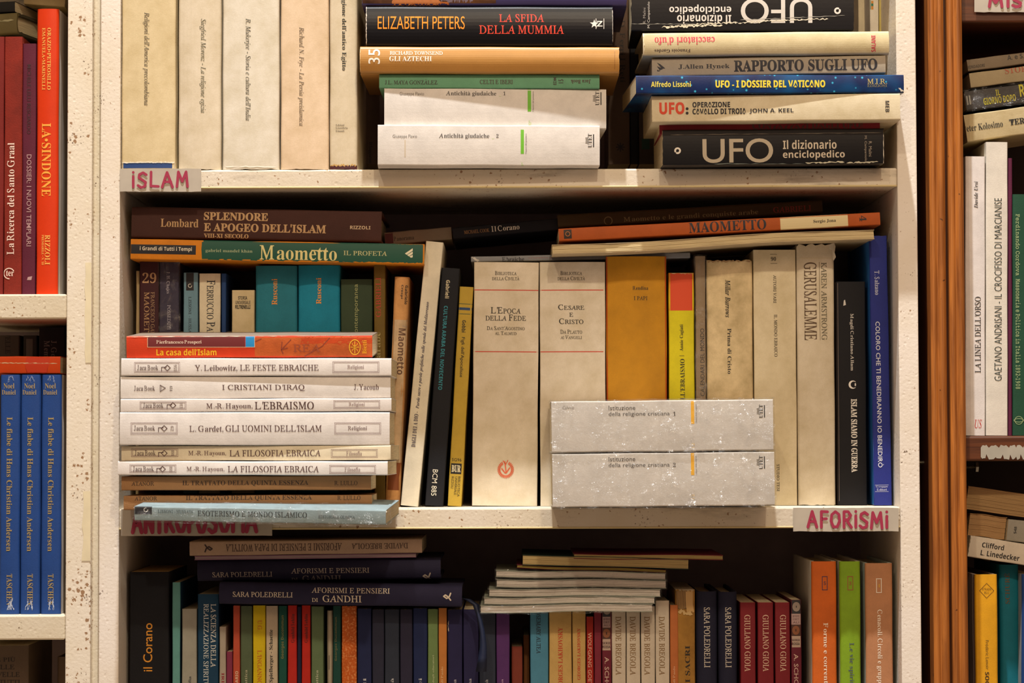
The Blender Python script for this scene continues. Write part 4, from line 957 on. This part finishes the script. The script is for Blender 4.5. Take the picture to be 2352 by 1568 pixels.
book('dark navy hardback in shadow above its better-lit twin on the bottom row', ((453, 1285.5), (1012, 1282), (1012, 1328), (453, 1336)), .035, .13, '25233c', (), draw=d_gan(-47, -46, 'b0a498', '8a8078'), hard=True, bulge=.004, group=G8, kind='cloth')
gan = book('dark navy hardback lying lowest in the left pile, blue ribbon marker hanging out', ((503, 1339), (1062, 1344), (1060, 1395), (503, 1386)), .018, .13, '2a2844', (), draw=d_gan(0, 0, 'e0d4c0', 'e8dcc4'), hard=True, bulge=.004, group=G8, kind='cloth')
mb = MB(); pts = [(1060, 1374, .03), (1076, 1376, .024), (1094, 1388, .022), (1100, 1410, .020), (1108, 1445, .020), (1112, 1480, .020), (1111, 1510, .020), (1108, 1542, .020)]
wd = [5, 8, 8, 6, 7, 9, 12, 15]; vs = []
for (x, y, dd), w_ in zip(pts, wd):
    a, b = gan.matrix_world.inverted() @ P(x - w_, y, dd), gan.matrix_world.inverted() @ P(x + w_ * .6, y, dd)
    vs += [a, (a + b) / 2 + gan.matrix_world.inverted().to_3x3() @ Vector((0, -.002, 0)), b]
mb.add(vs, [t for i in range(len(pts) - 1) for t in ((3 * i, 3 * i + 1, 3 * i + 4, 3 * i + 3), (3 * i + 1, 3 * i + 2, 3 * i + 5, 3 * i + 4))], plain('blue_ribbon', '0e1c3a', .6))
rbn = mb.build('ribbon_marker', gan, smooth=True); rbn['label'] = 'dark blue ribbon marker'
rbn.modifiers.new('t', 'SOLIDIFY').thickness = .0004

D9 = .044
def up(label, x0, x1, y, col, texts=(), W=.13, d=D9, **k):
    yb = 1010 + 933 * 2.3 / (2.3 + d)
    k.setdefault('group', G9)
    return book(label, ((x0, y), (x1, y), (x1 + 1, yb), (x0 + 1, yb)), d, W, col, texts, horiz=False, **k)
up('broad charcoal hardback with an orange title at the left end of the bottom row', 298, 388, 1313, '1b1b20', [('il Corano', 'G', 'e09830', 329, 1431, 350, 1541, 'u', dict(res=4))], bulge=.0005, side='2a2a30', pg='c8a468', kind='cloth')
up('pale teal spine in the bottom row beside the charcoal hardback', 396, 414, 1337, '68a8a4', side='1f4a6c')
up('plain light grey spine in the bottom row', 418, 452, 1398, 'a8a89c', [('filosofia', 'S', '3a3c40', 433, 1553, 439, 1598, 'u')])
up('dark blue spine with two lines of white capitals in the bottom row', 454, 502, 1364, '14405f', [('LA SCIENZA DELLA', 'S', 'd8dcd8', 484, 1387, 496, 1531, 'd'), ('REALIZZAZIONE SPIRITUALE', 'S', 'd0d8d8', 467.5, 1387, 479, 1606, 'd')])
up('narrow off-white spine in the bottom row beside the dark blue one', 504, 519, 1439, 'b5aa9a', [('IRIDE', 'B', '9a2030', 509, 1545, 515, 1590, 'd')])
up('short plum spine in the bottom row', 520, 534, 1496, '8a3552', W=.10, d=.045)
up('red-orange spine in the bottom row beside the short plum one', 535.5, 551, 1390, 'c4553c', [('SOMMARIO', 'X', 'e8c8a8', 540.5, 1541, 547, 1602, 'u')], tat=.0006)
up('dark sage green spine left of the bright yellow one', 553, 579, 1391, '5a6a4e', [('didattica', 'S', 'c0c0a0', 562, 1538, 568, 1590, 'u')], tat=.001)
up('bright yellow spine with red lettering in the bottom row', 581, 609.5, 1390, 'ddc414', [('U.G.', 'S', 'c86a18', 591.5, 1424, 601.5, 1449, 'd'), ("L'INGANNO", 'S', 'c86a18', 591, 1493, 601, 1571, 'd')])
up('cream spine with black names right of the bright yellow one', 611, 638, 1391, 'cfc0a6', [('Spielberger - Schaette', 'B', '1e2420', 618, 1446, 628.5, 1566, 'u')])
GD = 'two bottle-green spines with dull gold names'
up('bottle-green spine with a dull gold name, beside the cream one', 640, 659, 1391, '145448', [('Georges Ducommun', 'X', '7a7a48', 645.5, 1413, 653.5, 1512, 'u')])
up('left one of two red spines flanking a navy sliver', 661, 682, 1390, 'c42a20', [('Gunhild Sehlin', 'S', '4a1818', 668.5, 1410, 676.5, 1475, 'u')])
up('navy sliver of a spine between two red ones', 683, 692, 1393, '1b1f3e')
up('right one of two red spines flanking a navy sliver', 693, 713, 1390, 'c42a1c', [('Gunhild Sehlin', 'S', '4a1818', 699.5, 1410, 707, 1475, 'u')])
up('sage green spine right of the second red one', 715, 743, 1392, '667c58', [('didattica', 'S', 'c8ccb0', 725, 1539, 731, 1590, 'u')], tat=.0008)
up('off-white rounded booklet spine in a dark gap of the bottom row', 751, 764, 1402, 'b4aa94', bulge=.003, draw=lambda f: f.stroke([(756, 1505), (756, 1537)], 1.2, '3a3430'), W=.12)
up('second bottle-green spine, beside the speckled orange one', 765, 783, 1391, '134840', [('Georges Ducommun', 'X', '6a6a42', 769, 1417, 775, 1517, 'u')])
up('bright speckled orange spine in the bottom row', 785, 819, 1391, 'd06420', kind='orange', tat=.0008)
GN = 'navy and slate spines of one series in the bottom row'
for x0, x1, y, c, t, lab in ((821, 853, 1397, '1d2752', 'studi', 'navy spine directly right of the speckled orange one'), (855, 882, 1399, '2b2d42', '', 'dark slate spine without lettering, left one of a pair around the broad slate spine'),
        (883.5, 917, 1399, '2e3647', 'libertà', 'broad slate spine ending in an accented letter, under the navy hardbacks'), (919, 947, 1399, '2c2a42', '', 'dark slate-violet spine without lettering, beside the broad slate one'),
        (949, 981, 1396, '1c2a58', 'storici', 'navy spine directly left of the light green one')):
    up(lab, x0, x1, y, c, [(t, 'S', 'c0c4cc', (x0 + x1) / 2 - 3, 1557, (x0 + x1) / 2 + 4, 1620, 'u')] if t else (), tat=.0006)
    bpy.context.view_layer.update()
up('light green spine with vertical pale lettering between navy ones', 982.5, 1006, 1398, '74905a', [('degli educatori', 'S', 'c0d0a0', 993, 1504, 998, 1567, 'u')], tat=.0008)
up('light orange spine right of the light green one', 1007.5, 1026, 1396, 'cd8440', [('Vangelo di Paolo', 'S', 'f0c890', 1013, 1531, 1019, 1610, 'u')])
up('indigo spine right of the light orange one, chipped along its edge', 1028, 1062, 1399, '26244f', [('domina', 'S', 'c0c0d0', 1041, 1560, 1048, 1600, 'u')], draw=lambda f: f.wear(1029.5, 1425, 1030, 1450, 1, 'd0c8b8'), tat=.0008)
up('indigo spine beside the one chipped along its edge', 1064, 1099, 1399, '26244f', [('Buddha', 'S', 'c0c0d0', 1076, 1558, 1083, 1600, 'u')])
up('slate spine half covered by the ribbon marker', 1101, 1138, 1402, '30384a', [('verità', 'S', 'b8bcc4', 1114, 1560, 1121, 1600, 'u')])
up('purple spine in the bottom row', 1140, 1170, 1402, '5a3270', [('epica', 'S', 'c8a8d0', 1151, 1559, 1157, 1600, 'u')], side='8a7a80')
up('short rust-red spine in the bottom row', 1175, 1200, 1484, '8c4030', d=.06, W=.11)
up('short brown spine beside the light blue one', 1202, 1216, 1458, '6c4018', d=.07, W=.11)
up('light blue spine in the bottom row', 1218, 1259, 1390, '4f8fae', [('ROSEMARY ALTEA', 'S', '1c2c3c', 1232, 1396, 1242, 1500, 'd')])
up('broader of the two cream spines with red capitals', 1261, 1313, 1400, 'd0ae6c', [('GEORGES LAKHOVSKY', 'B', 'c04424', 1282, 1441, 1292.5, 1590, 'u')], kind='cream')
up('narrower of the two cream spines with red capitals', 1314.5, 1345, 1400, 'cba968', [('GEORGES LAKHOVSKY', 'B', 'c04424', 1326, 1443, 1333, 1560, 'u')], kind='cream')
up('narrow red spine with pale capitals beside the cream pair', 1347, 1363, 1416, 'a82a1e', [('WOLFGANG GOETHE', 'G', 'd8a890', 1350.5, 1453, 1359, 1590, 'd')])
up('plain wine-red spine in the bottom row', 1364.5, 1381, 1402, '80283a')
def d_scho(x, y):
    def f_(f):
        f.patch(x, y, x + 22, y + 32, '2c2c30'); f.ring(x + 12, y + 16, 5, 8, '9a8c80', ry=7); f.patch(x, y + 32, x + 22, y + 57, 'b09490'); f.patch(x, y + 57, x + 22, y + 83, '4c3026', .00012); f.ring(x + 11, y + 70, 5, 7, '8a5434', ry=7); f.patch(x, y + 83, x + 22, y + 109, 'b8a090')
        for i, s in enumerate(('IMM', 'ORT', 'ALI')): f.text(s, 'N', '6a4a4c', x + 4, y + 35.5 + i * 7, x + 18, y + 40 + i * 7, 0)
        f.text('SERIE', 'X', '4a2c30', x + 2, y + 90, x + 20, y + 95, 0); f.text('ROSSA', 'X', '3c2428', x + 2, y + 98, x + 20, y + 104, 0); f.text('A. SCHOPENHAUER', 'G', 'd0b0a0', x + 7, y + 125, x + 17, y + 290, 'd')
    return f_
up('dark red spine with small portrait panels, left of four white spines', 1382.5, 1404, 1384, '702434', draw=d_scho(1382, 1384))
for i, (x0, x1, y, tx) in enumerate(((1405, 1437, 1400, 1414), (1438.5, 1470, 1400, 1447), (1472, 1504, 1392, 1480), (1505.5, 1537, 1379, 1514))):
    up(('leftmost', 'second', 'third', 'rightmost and tallest')[i] + ' of four white spines with brown vertical capitals', x0, x1, y, 'd4c8b4', [('DAVIDE BREGOLA', 'S', '86683e', tx, 1416, tx + 13, 1549, 'd')], side='1c5040')
up('orange spine between the four white ones and the battered tan one', 1539, 1557, 1389, 'c0703c', [('Vangelo di Paolo', 'S', 'e0b088', 1546, 1530, 1552, 1610, 'u')])
def d_sacri(f):
    f.text('I TESTI SACRI', 'B', '2a2218', 1574, 1483, 1585, 1640, 'u'); f.patch(1553, 1356, 1577, 1398, '5a4228', .00015, rag=1.5)
    for i in range(9): f.stroke([(1555 + i * 2.5, 1357), (1556 + i * 2.5, 1399 - abs(i - 4))], 1.1, 'c09858', .0003)
    f.patch(1577, 1357, 1592, 1404, 'cba468', .0005, rag=3); f.wear(1557, 1404, 1592, 1408, 6, 'c8a870', n=10, j=3, off=.0005); f.wear(1595, 1410, 1597, 1568, 1.4, '8a6430', n=30)
up('battered tan book with its spine torn open at the top', 1551, 1596, 1353, 'a87c38', draw=d_sacri, kind='old', tat=.004, d=.045)
for i, (x0, x1, y) in enumerate(((1599, 1647, 1358), (1650, 1693, 1359))):
    up(('left', 'right')[i] + ' one of two standing navy hardbacks beside the battered tan book', x0, x1, y, '222338', [('SARA POLEDRELLI', 'S', 'd0c8bc', 1617 + i * 49, 1395, 1631 + i * 49, 1532, 'd')], hard=True, bulge=.004, kind='cloth')
for i, (x0, x1, tx) in enumerate(((1700, 1735, 1710), (1740, 1776, 1752), (1780, 1814, 1792))):
    up(('left', 'middle', 'right')[i] + ' one of three crimson spines with pale vertical capitals', x0, x1, 1383, '7e2029', [('GIULIANO GIOIA', 'S', 'dcb8a0', tx, 1412, tx + 13.5, 1541, 'd')])
up('dark red spine with small portrait panels, right of three crimson spines', 1817, 1840, 1377, '6c2233', draw=d_scho(1817, 1377))
def bx(x0, y0, x1, y1, c, n, nc):
    def f_(f): f.frame(x0, y0, x1, y1, 1.4, c); f.text(n, 'S', nc, x0 + 4, (y0 + y1) / 2 - 4, x1 - 4, (y0 + y1) / 2 + 4, 0)
    return f_
up('tall orange spine with grey-white boards near the right end of the bottom row', 1864, 1921, 1289, 'c8601c', [('Forme e correnti dello spiritualismo', 'S', 'ead8c0', 1890, 1431, 1903, 1740, 'd')], draw=bx(1888, 1323, 1900.5, 1355, '28284c', '5', '28284c'), side='cfc8b8', W=.15, d=.02, hard=True, bulge=.001)
up('tall lime-green spine with grey-white boards near the right end of the bottom row', 1928, 1976, 1289, '7da01e', [('Le vie spirituali', 'S', '4a5a60', 1949, 1476, 1962, 1600, 'd')], draw=bx(1946.5, 1323, 1959.5, 1355, '9a4430', '3', '9a4430'), side='cfc8b8', W=.15, d=.02, hard=True, bulge=.001)
up('tall brown spine with pale lettering at the right end of the bottom row', 1987, 2050, 1293, 'b47e58', [('Cenacoli. Circoli e gruppi', 'S', 'ecdcc8', 2013, 1400, 2027, 1572, 'd')], draw=bx(2012.5, 1328, 2025, 1361, 'ece4d4', '4', 'd8a838'), side='b8c8c4', W=.15, d=.02, hard=True, bulge=.001)

# fore-edge-out pile
def fo(label, q, col, pg, d, W=.12, jag=1.0, wrap=False, **k): return book(label, q, d, W, col, (), fore=True, jag=jag, pg=pg, wrap=wrap, group=G10, **k)
fo('thin book with a dark red cover, top of the fore-edge-out pile', ((1318, 1271), (1661, 1275), (1661, 1285), (1318, 1284)), '7c1a34', 'd8c07c', .03, .13, .5)
fo('thicker book with a dark green cover, second in the fore-edge-out pile', ((1200, 1272.5), (1582, 1284.5), (1582, 1306), (1200, 1298)), '1e3a30', 'd8bf84', .03, .13, .3)
fo('thin yellowish booklet under the dark green book', ((1187, 1297), (1530, 1307), (1530, 1315), (1187, 1305)), '6c2434', 'c8b25c', .032, .12, .8)
for i, q in enumerate((((1139, 1309), (1529, 1316), (1529, 1329), (1139, 1325)), ((1139, 1330), (1530, 1332), (1530, 1349), (1141, 1348)), ((1122, 1351.5), (1517, 1352), (1517, 1368), (1124, 1369.5)),
                       ((1110, 1371.5), (1504, 1370), (1504, 1383.5), (1113, 1388)), ((1102, 1390), (1499, 1386), (1499, 1403), (1105, 1407)))):
    fo(('first', 'second', 'third', 'fourth', 'lowest')[i] + ' from the top of five film-wrapped booklets lying fore-edge out', q, 'a8aea0', 'ece4da', .026 - i * .002, .12, .9, True, name='booklet', cat='booklet')

# ------------------------------------------------------------------ left bookcase
G11, G12 = 'red spines in the left bookcase', 'three matching blue books in the left bookcase'
book('olive-grey book lying on top of the red spines at the top left corner', ((-70, 32), (42, 30), (43, 79), (-70, 82)), .03, .13, '6a5f3c', (), draw=lambda f: f.wear(-40, 50, 36, 48, 3, '9a9470', n=10, j=1), yaw=-14, hard=True, side='4a4434')
book('black book lying above the olive-grey one at the top left corner', ((-70, 6), (36, 4), (37, 29), (-70, 31)), .035, .13, '1c1a18', (), yaw=-10)
book('dark red sliver of a spine cut by the left picture edge', (-40, 84, 8.5, 668), .012, .13, '7a1c14', (), group=G11)
def d_graal(f):
    f.text('La Ricerca del Santo Graal', 'S', 'ead0c0', 16, 327, 33, 585, 'u', res=3); f.ring(21, 628, 12, 2.4, 'ead0c0', a0=90, a1=330); f.text('ter', 'B', 'ead0c0', 14, 620, 32, 634, 0)
book('red-brown spine with cream lettering second from the left edge', (9.5, 84, 50, 668), .010, .14, '842414', (), draw=d_graal, group=G11, kind='old')
def d_doss2(f):
    f.text('DOSSIER: I NUOVI TEMPLARI', 'G', 'b08a88', 61, 354, 72, 566, 'd'); f.text('MICHELE LELLI RESCIARDO', 'G', '38141c', 62, 147, 71, 308, 'd'); f.poly([(64, 636), (74, 634), (72, 643), (62, 643)], 'b08a88')
book('dark plum spine beside the bright orange-red one', (51, 100, 82, 668), .012, .13, '5c182e', (), draw=d_doss2, group=G11)
def d_sind(f):
    g = 'f0b050'
    f.text('ORAZIO•PETROSILLO', 'B', g, 108.5, 63, 117, 207, 'd'); f.text('EMANUELA•MARINELLI', 'B', g, 96.5, 63, 104, 207, 'd'); f.text('LA•SINDONE', 'B', 'f4a83c', 95.5, 282, 117, 451, 'd', res=3); f.text('RIZZOLI', 'B', g, 103, 539, 115, 608, 'd'); f.text('PREMIABILE • N. 10', 'B', g, 95.5, 539, 101, 608, 'd')
book('bright orange-red dust-jacketed hardback against the rusty left upright', (83, 20, 133, 661), .008, .155, 'd63a12', (), draw=d_sind, hard=True, bulge=.002, group=G11, side='c8bfb4', kind='gloss')
book('cream book lying across the top of the orange-red hardback', ((56, -40), (150, -30), (150, 16), (56, 12)), .05, .12, 'dccb9c', (), yaw=0, kind='cream')
book('taupe spine in shadow at the left edge behind the glossy red book', (-30, 770, 43, 1400), .12, .1, '5c5248', [('NOVELLE', 'S', '2a241e', 12, 742, 24, 812, 'd')])
book('slim dark spine with a pale tab in shadow behind the glossy red book', (52, 770, 84, 1400), .12, .1, '3c3834', (), draw=lambda f: f.patch(60, 778, 75, 830, '6c6258'))
book('near-black spine with grey lettering in shadow beside the left upright', (88, 752, 148, 1400), .11, .1, '26222a', [('J. Goethe', 'S', '8a807c', 117, 782, 130, 850, 'd'), ('Memorie', 'S', '8a807c', 101, 782, 114, 850, 'd')])
def d_redg(f): f.wear(-20, 833, 132, 834, 1.2, 'f0d8b0', n=40, j=.5); f.patch(60, 818, 110, 858, 'd83c10', .00015, rag=4)
book('glossy orange-red book lying across the three blue ones', ((-60, 817), (138, 819), (139, 857), (-60, 858)), .015, .09, 'e2501c', (), draw=d_redg, kind='gloss')
def d_blue(x):
    def f_(f):
        g = 'a08a5a'
        f.text('Noel', 'B', g, x + 7, 880, x + 32, 892, 0); f.text('Daniel', 'B', g, x + 3, 895, x + 35, 906, 0); f.text('Le fiabe di Hans Christian Andersen', 'B', g, x + 14, 958, x + 27, 1265, 'd'); f.text('TASCHEN', 'B', g, x + 14, 1318, x + 27, 1389, 'd')
        for _ in range(5):
            a = rnd.uniform(x + 12, x + 30); f.wear(a, 1385 + rnd.uniform(-14, 0), a + rnd.uniform(-8, 8), 1401, 1.3, 'a8b2c6', n=8, j=1.2)
            f.wear(a, 862, a + rnd.uniform(-10, 10), 872 + rnd.uniform(0, 8), 1.0, '8090b4', n=8, j=1.5)
    return f_
for i, (x0, x1) in enumerate(((-1, 45), (46.5, 92), (94, 140))):
    book(('leftmost', 'middle', 'rightmost')[i] + ' of the three matching blue books with gold lettering', (x0, 860, x1, 1408), .012, .09, '1e4486', (), draw=d_blue(x0 + 2), group=G12, wrap=False, side='d8d0c8' if i == 2 else None, hard=True, bulge=.001)
book('taupe book with dark capitals in the lowest compartment at the left edge', (-60, 1482, 66, 2140), .06, .12, '6b5a4a', [('LE PIÙ', 'S', '1e1a16', -20, 1507, 35, 1519), ('BELLE', 'S', '1e1a16', -22, 1526, 33, 1536.5), ('NOVELLE', 'S', '1e1a16', -28, 1543, 45, 1554), ('DI TUTTI', 'S', '1e1a16', -24, 1561, 46, 1571)])
book('small brown book in the lowest compartment beside the left upright', (131, 1508, 156, 2120), .09, .1, '7c6650', (), hard=True)

# ------------------------------------------------------------------ right bookcase
G13, G14 = 'tilted books on the upper shelf of the brown bookcase', 'books standing on the brown bookcase shelf'
book('taupe book, topmost of the tilted pile in the brown bookcase', ((2222, 136), (2480, 102), (2480, 131), (2222, 165)), .03, .12, '8c7c66', [('ER MONDADORI', 'X', '4a4034', 2210, 157, 2262, 149, dict(h=7)), ('A. e S. LANDSBURG', 'X', '3a342a', 2313, 133, 2440, 116, dict(h=11))], group=G13)
book('beige book with dull red capitals, second in the tilted pile', ((2226, 167), (2480, 134), (2480, 171), (2230, 203)), .028, .12, 'b0a07e', [('STORIA', 'B', 'a85a3c', 2308, 163, 2378, 154, dict(h=15))], group=G13, side='6a5a44')
def d_gior(f):
    f.text('IL', 'X', 'c8c030', 2287, 213, 2297, 211.5, h=14); f.text('GIORNO DOPO', 'X', 'c8c030', 2259, 234, 2333, 223, h=16); f.text('ROSWELL', 'X', 'd0c830', 2341, 208, 2440, 195, h=30)
    for i in range(4): f.patch(2208 + i * 6, 222 - i, 2211.5 + i * 6, 243 - i, 'a8a8a0')
book('dark grey book with yellow capitals in film, third in the tilted pile', ((2218, 208), (2480, 174), (2480, 220), (2218, 255)), .026, .12, '4c4a4a', (), draw=d_gior, group=G13, wrap=True)
book('thick beige book with slab lettering, lowest in the tilted pile', ((2218, 261), (2480, 225), (2480, 292), (2218, 329)), .026, .12, 'c2b28c', [('Peter Kolosimo', 'B', '26241e', 2211, 297, 2303, 283, dict(h=15)), ('TERRA', 'D', '26241e', 2318, 281, 2378, 273, dict(h=14))], group=G13, kind='cream')
book('white spine with a red emblem at its foot, beside the brown upright', (2217.5, 359, 2263, 1000), .02, .14, 'e6e0dc', [('Davide Ursi', 'J', '2c2828', 2237, 416, 2246, 478, 'u'), ("LA LINEA DELL'ORSO", 'S', '1e1c1c', 2239, 681, 2253, 856, 'u'), ('US', 'I', 'c02c28', 2239, 963, 2255, 983, 0)], group=G14)
book('taller white spine with green-black capitals in the brown bookcase', (2265, 326, 2315, 1001), .02, .16, 'e2dccf', [('GAETANO ANDRISANI - IL CROCIFISSO DI MARCIANISE', 'g', '1c2c28', 2284, 454, 2301, 875, 'u')], group=G14)
book('plum sliver between the taller white spine and the green one', (2316.5, 363, 2325, 1001), .02, .14, '5c1c3c', (), group=G14)
def d_cord(f):
    f.text('Ferdinando Cordova', 'M', '9cae7c', 2333, 491, 2343, 633, 'd'); f.text('Massoneria e Politica in Italia 1892-1908', 'M', '9cae7c', 2333, 640, 2344, 893, 'd'); f.ring(2340, 965, 9, 1.2, '9cae7c'); f.ring(2340, 965, 11, 1.2, '9cae7c', ry=4)
book('green spine with pale typewriter lettering at the right picture edge', (2326.5, 446, 2372, 1001), .018, .15, '1c4a34', (), draw=d_cord, group=G14)
mb = MB(); o = empty('shelf_label', P(2250, 1060, .0), 'torn whitish paper remnant on the wooden shelf edge at right', 'label'); q0 = Vector(o.location)
top, bot = [], []
x = 2250
for i in range(40):
    x += rnd.uniform(1.5, 7); top.append(P(x, 1021 + (rnd.uniform(0, 3) if i % 5 else 7), .0076) - q0); bot.append(P(x, 1056 - (rnd.uniform(0, 4) if i % 4 else rnd.uniform(6, 15)), .0076) - q0)
mb.add(top + bot, [(i, i + 1, i + 41, i + 40) for i in range(39)], plain('torn_paper', 'a8a294', .8)); pr = mb.build('paper', o); pr.modifiers.new('t', 'SOLIDIFY').thickness = .0004
G15 = 'tilted books in the lower compartment of the brown bookcase'
book('brownish page block lying tilted, top of the lower pile in the brown bookcase', ((2219, 1113), (2480, 1150), (2480, 1205), (2222, 1172)), .05, .11, 'b08858', (), fore=True, pg='b08c5c', group=G15, jag=.4)
book('brownish page block with a torn lower edge, middle of the lower tilted pile', ((2224, 1175), (2310, 1186), (2311, 1241), (2226, 1230)), .052, .11, 'a88050', (), fore=True, pg='b89060', group=G15, jag=.6)
book('grey paperback end numbered 548 on the lower tilted pile', ((2316, 1190), (2480, 1208), (2480, 1262), (2312, 1243)), .046, .1, 'a09a8c', [('548', 'X', '2a2826', 2329, 1209, 2335, 1225, 'u')], group=G15)
book('white paperback with black capitals and a torn left edge, lowest in the tilted pile', ((2228, 1230), (2480, 1264), (2480, 1322), (2224, 1277)), .035, .11, 'dcd0bc', [('Clifford', 'X', '1c1a1a', 2256, 1250, 2306, 1258, dict(h=12)), ('L. Linedecker', 'X', '1c1a1a', 2253, 1267, 2341, 1283, dict(h=13))], group=G15, tat=.002)
G16 = 'books standing in the lower compartment of the brown bookcase'
def d_str(f):
    f.stroke([(2266, 1339), (2283, 1356), (2266, 1373), (2250, 1356), (2266, 1339)], 1, '6a4a10'); f.text('STRADE', 'N', '6a4a10', 2256, 1350, 2277, 1355, 0); f.text('BLU', 'N', '6a4a10', 2261, 1358, 2271, 1363, 0)
    f.text('Frédéric Lenoir', 'N', '5a4414', 2264, 1470, 2271, 1537, 'd'); f.text('SOCRATE', 'X', '3a2c10', 2263, 1543, 2272, 1610, 'd')
book('yellow spine with a small diamond mark in the brown bookcase', ((2239, 1318), (2291, 1320), (2293, 1930), (2241, 1930)), .03, .14, 'e2a41c', (), draw=d_str, group=G16, hard=True, bulge=.001, side='c8b8b0')
book('teal spine with brown capitals beside the yellow one', ((2296, 1296), (2340, 1297), (2343, 1930), (2298, 1930)), .055, .13, '0c6c7c', [('SCHURÉ', 'B', '5a4a34', 2306, 1316, 2319, 1386, 'u')], group=G16, hard=True)
book('dark blue spine at the lower right picture edge', ((2347, 1318), (2378, 1318), (2378, 1930), (2347, 1930)), .04, .13, '143c78', (), group=G16, side='a8a8a8')
for _o in (_to,): bpy.data.objects.remove(_o)
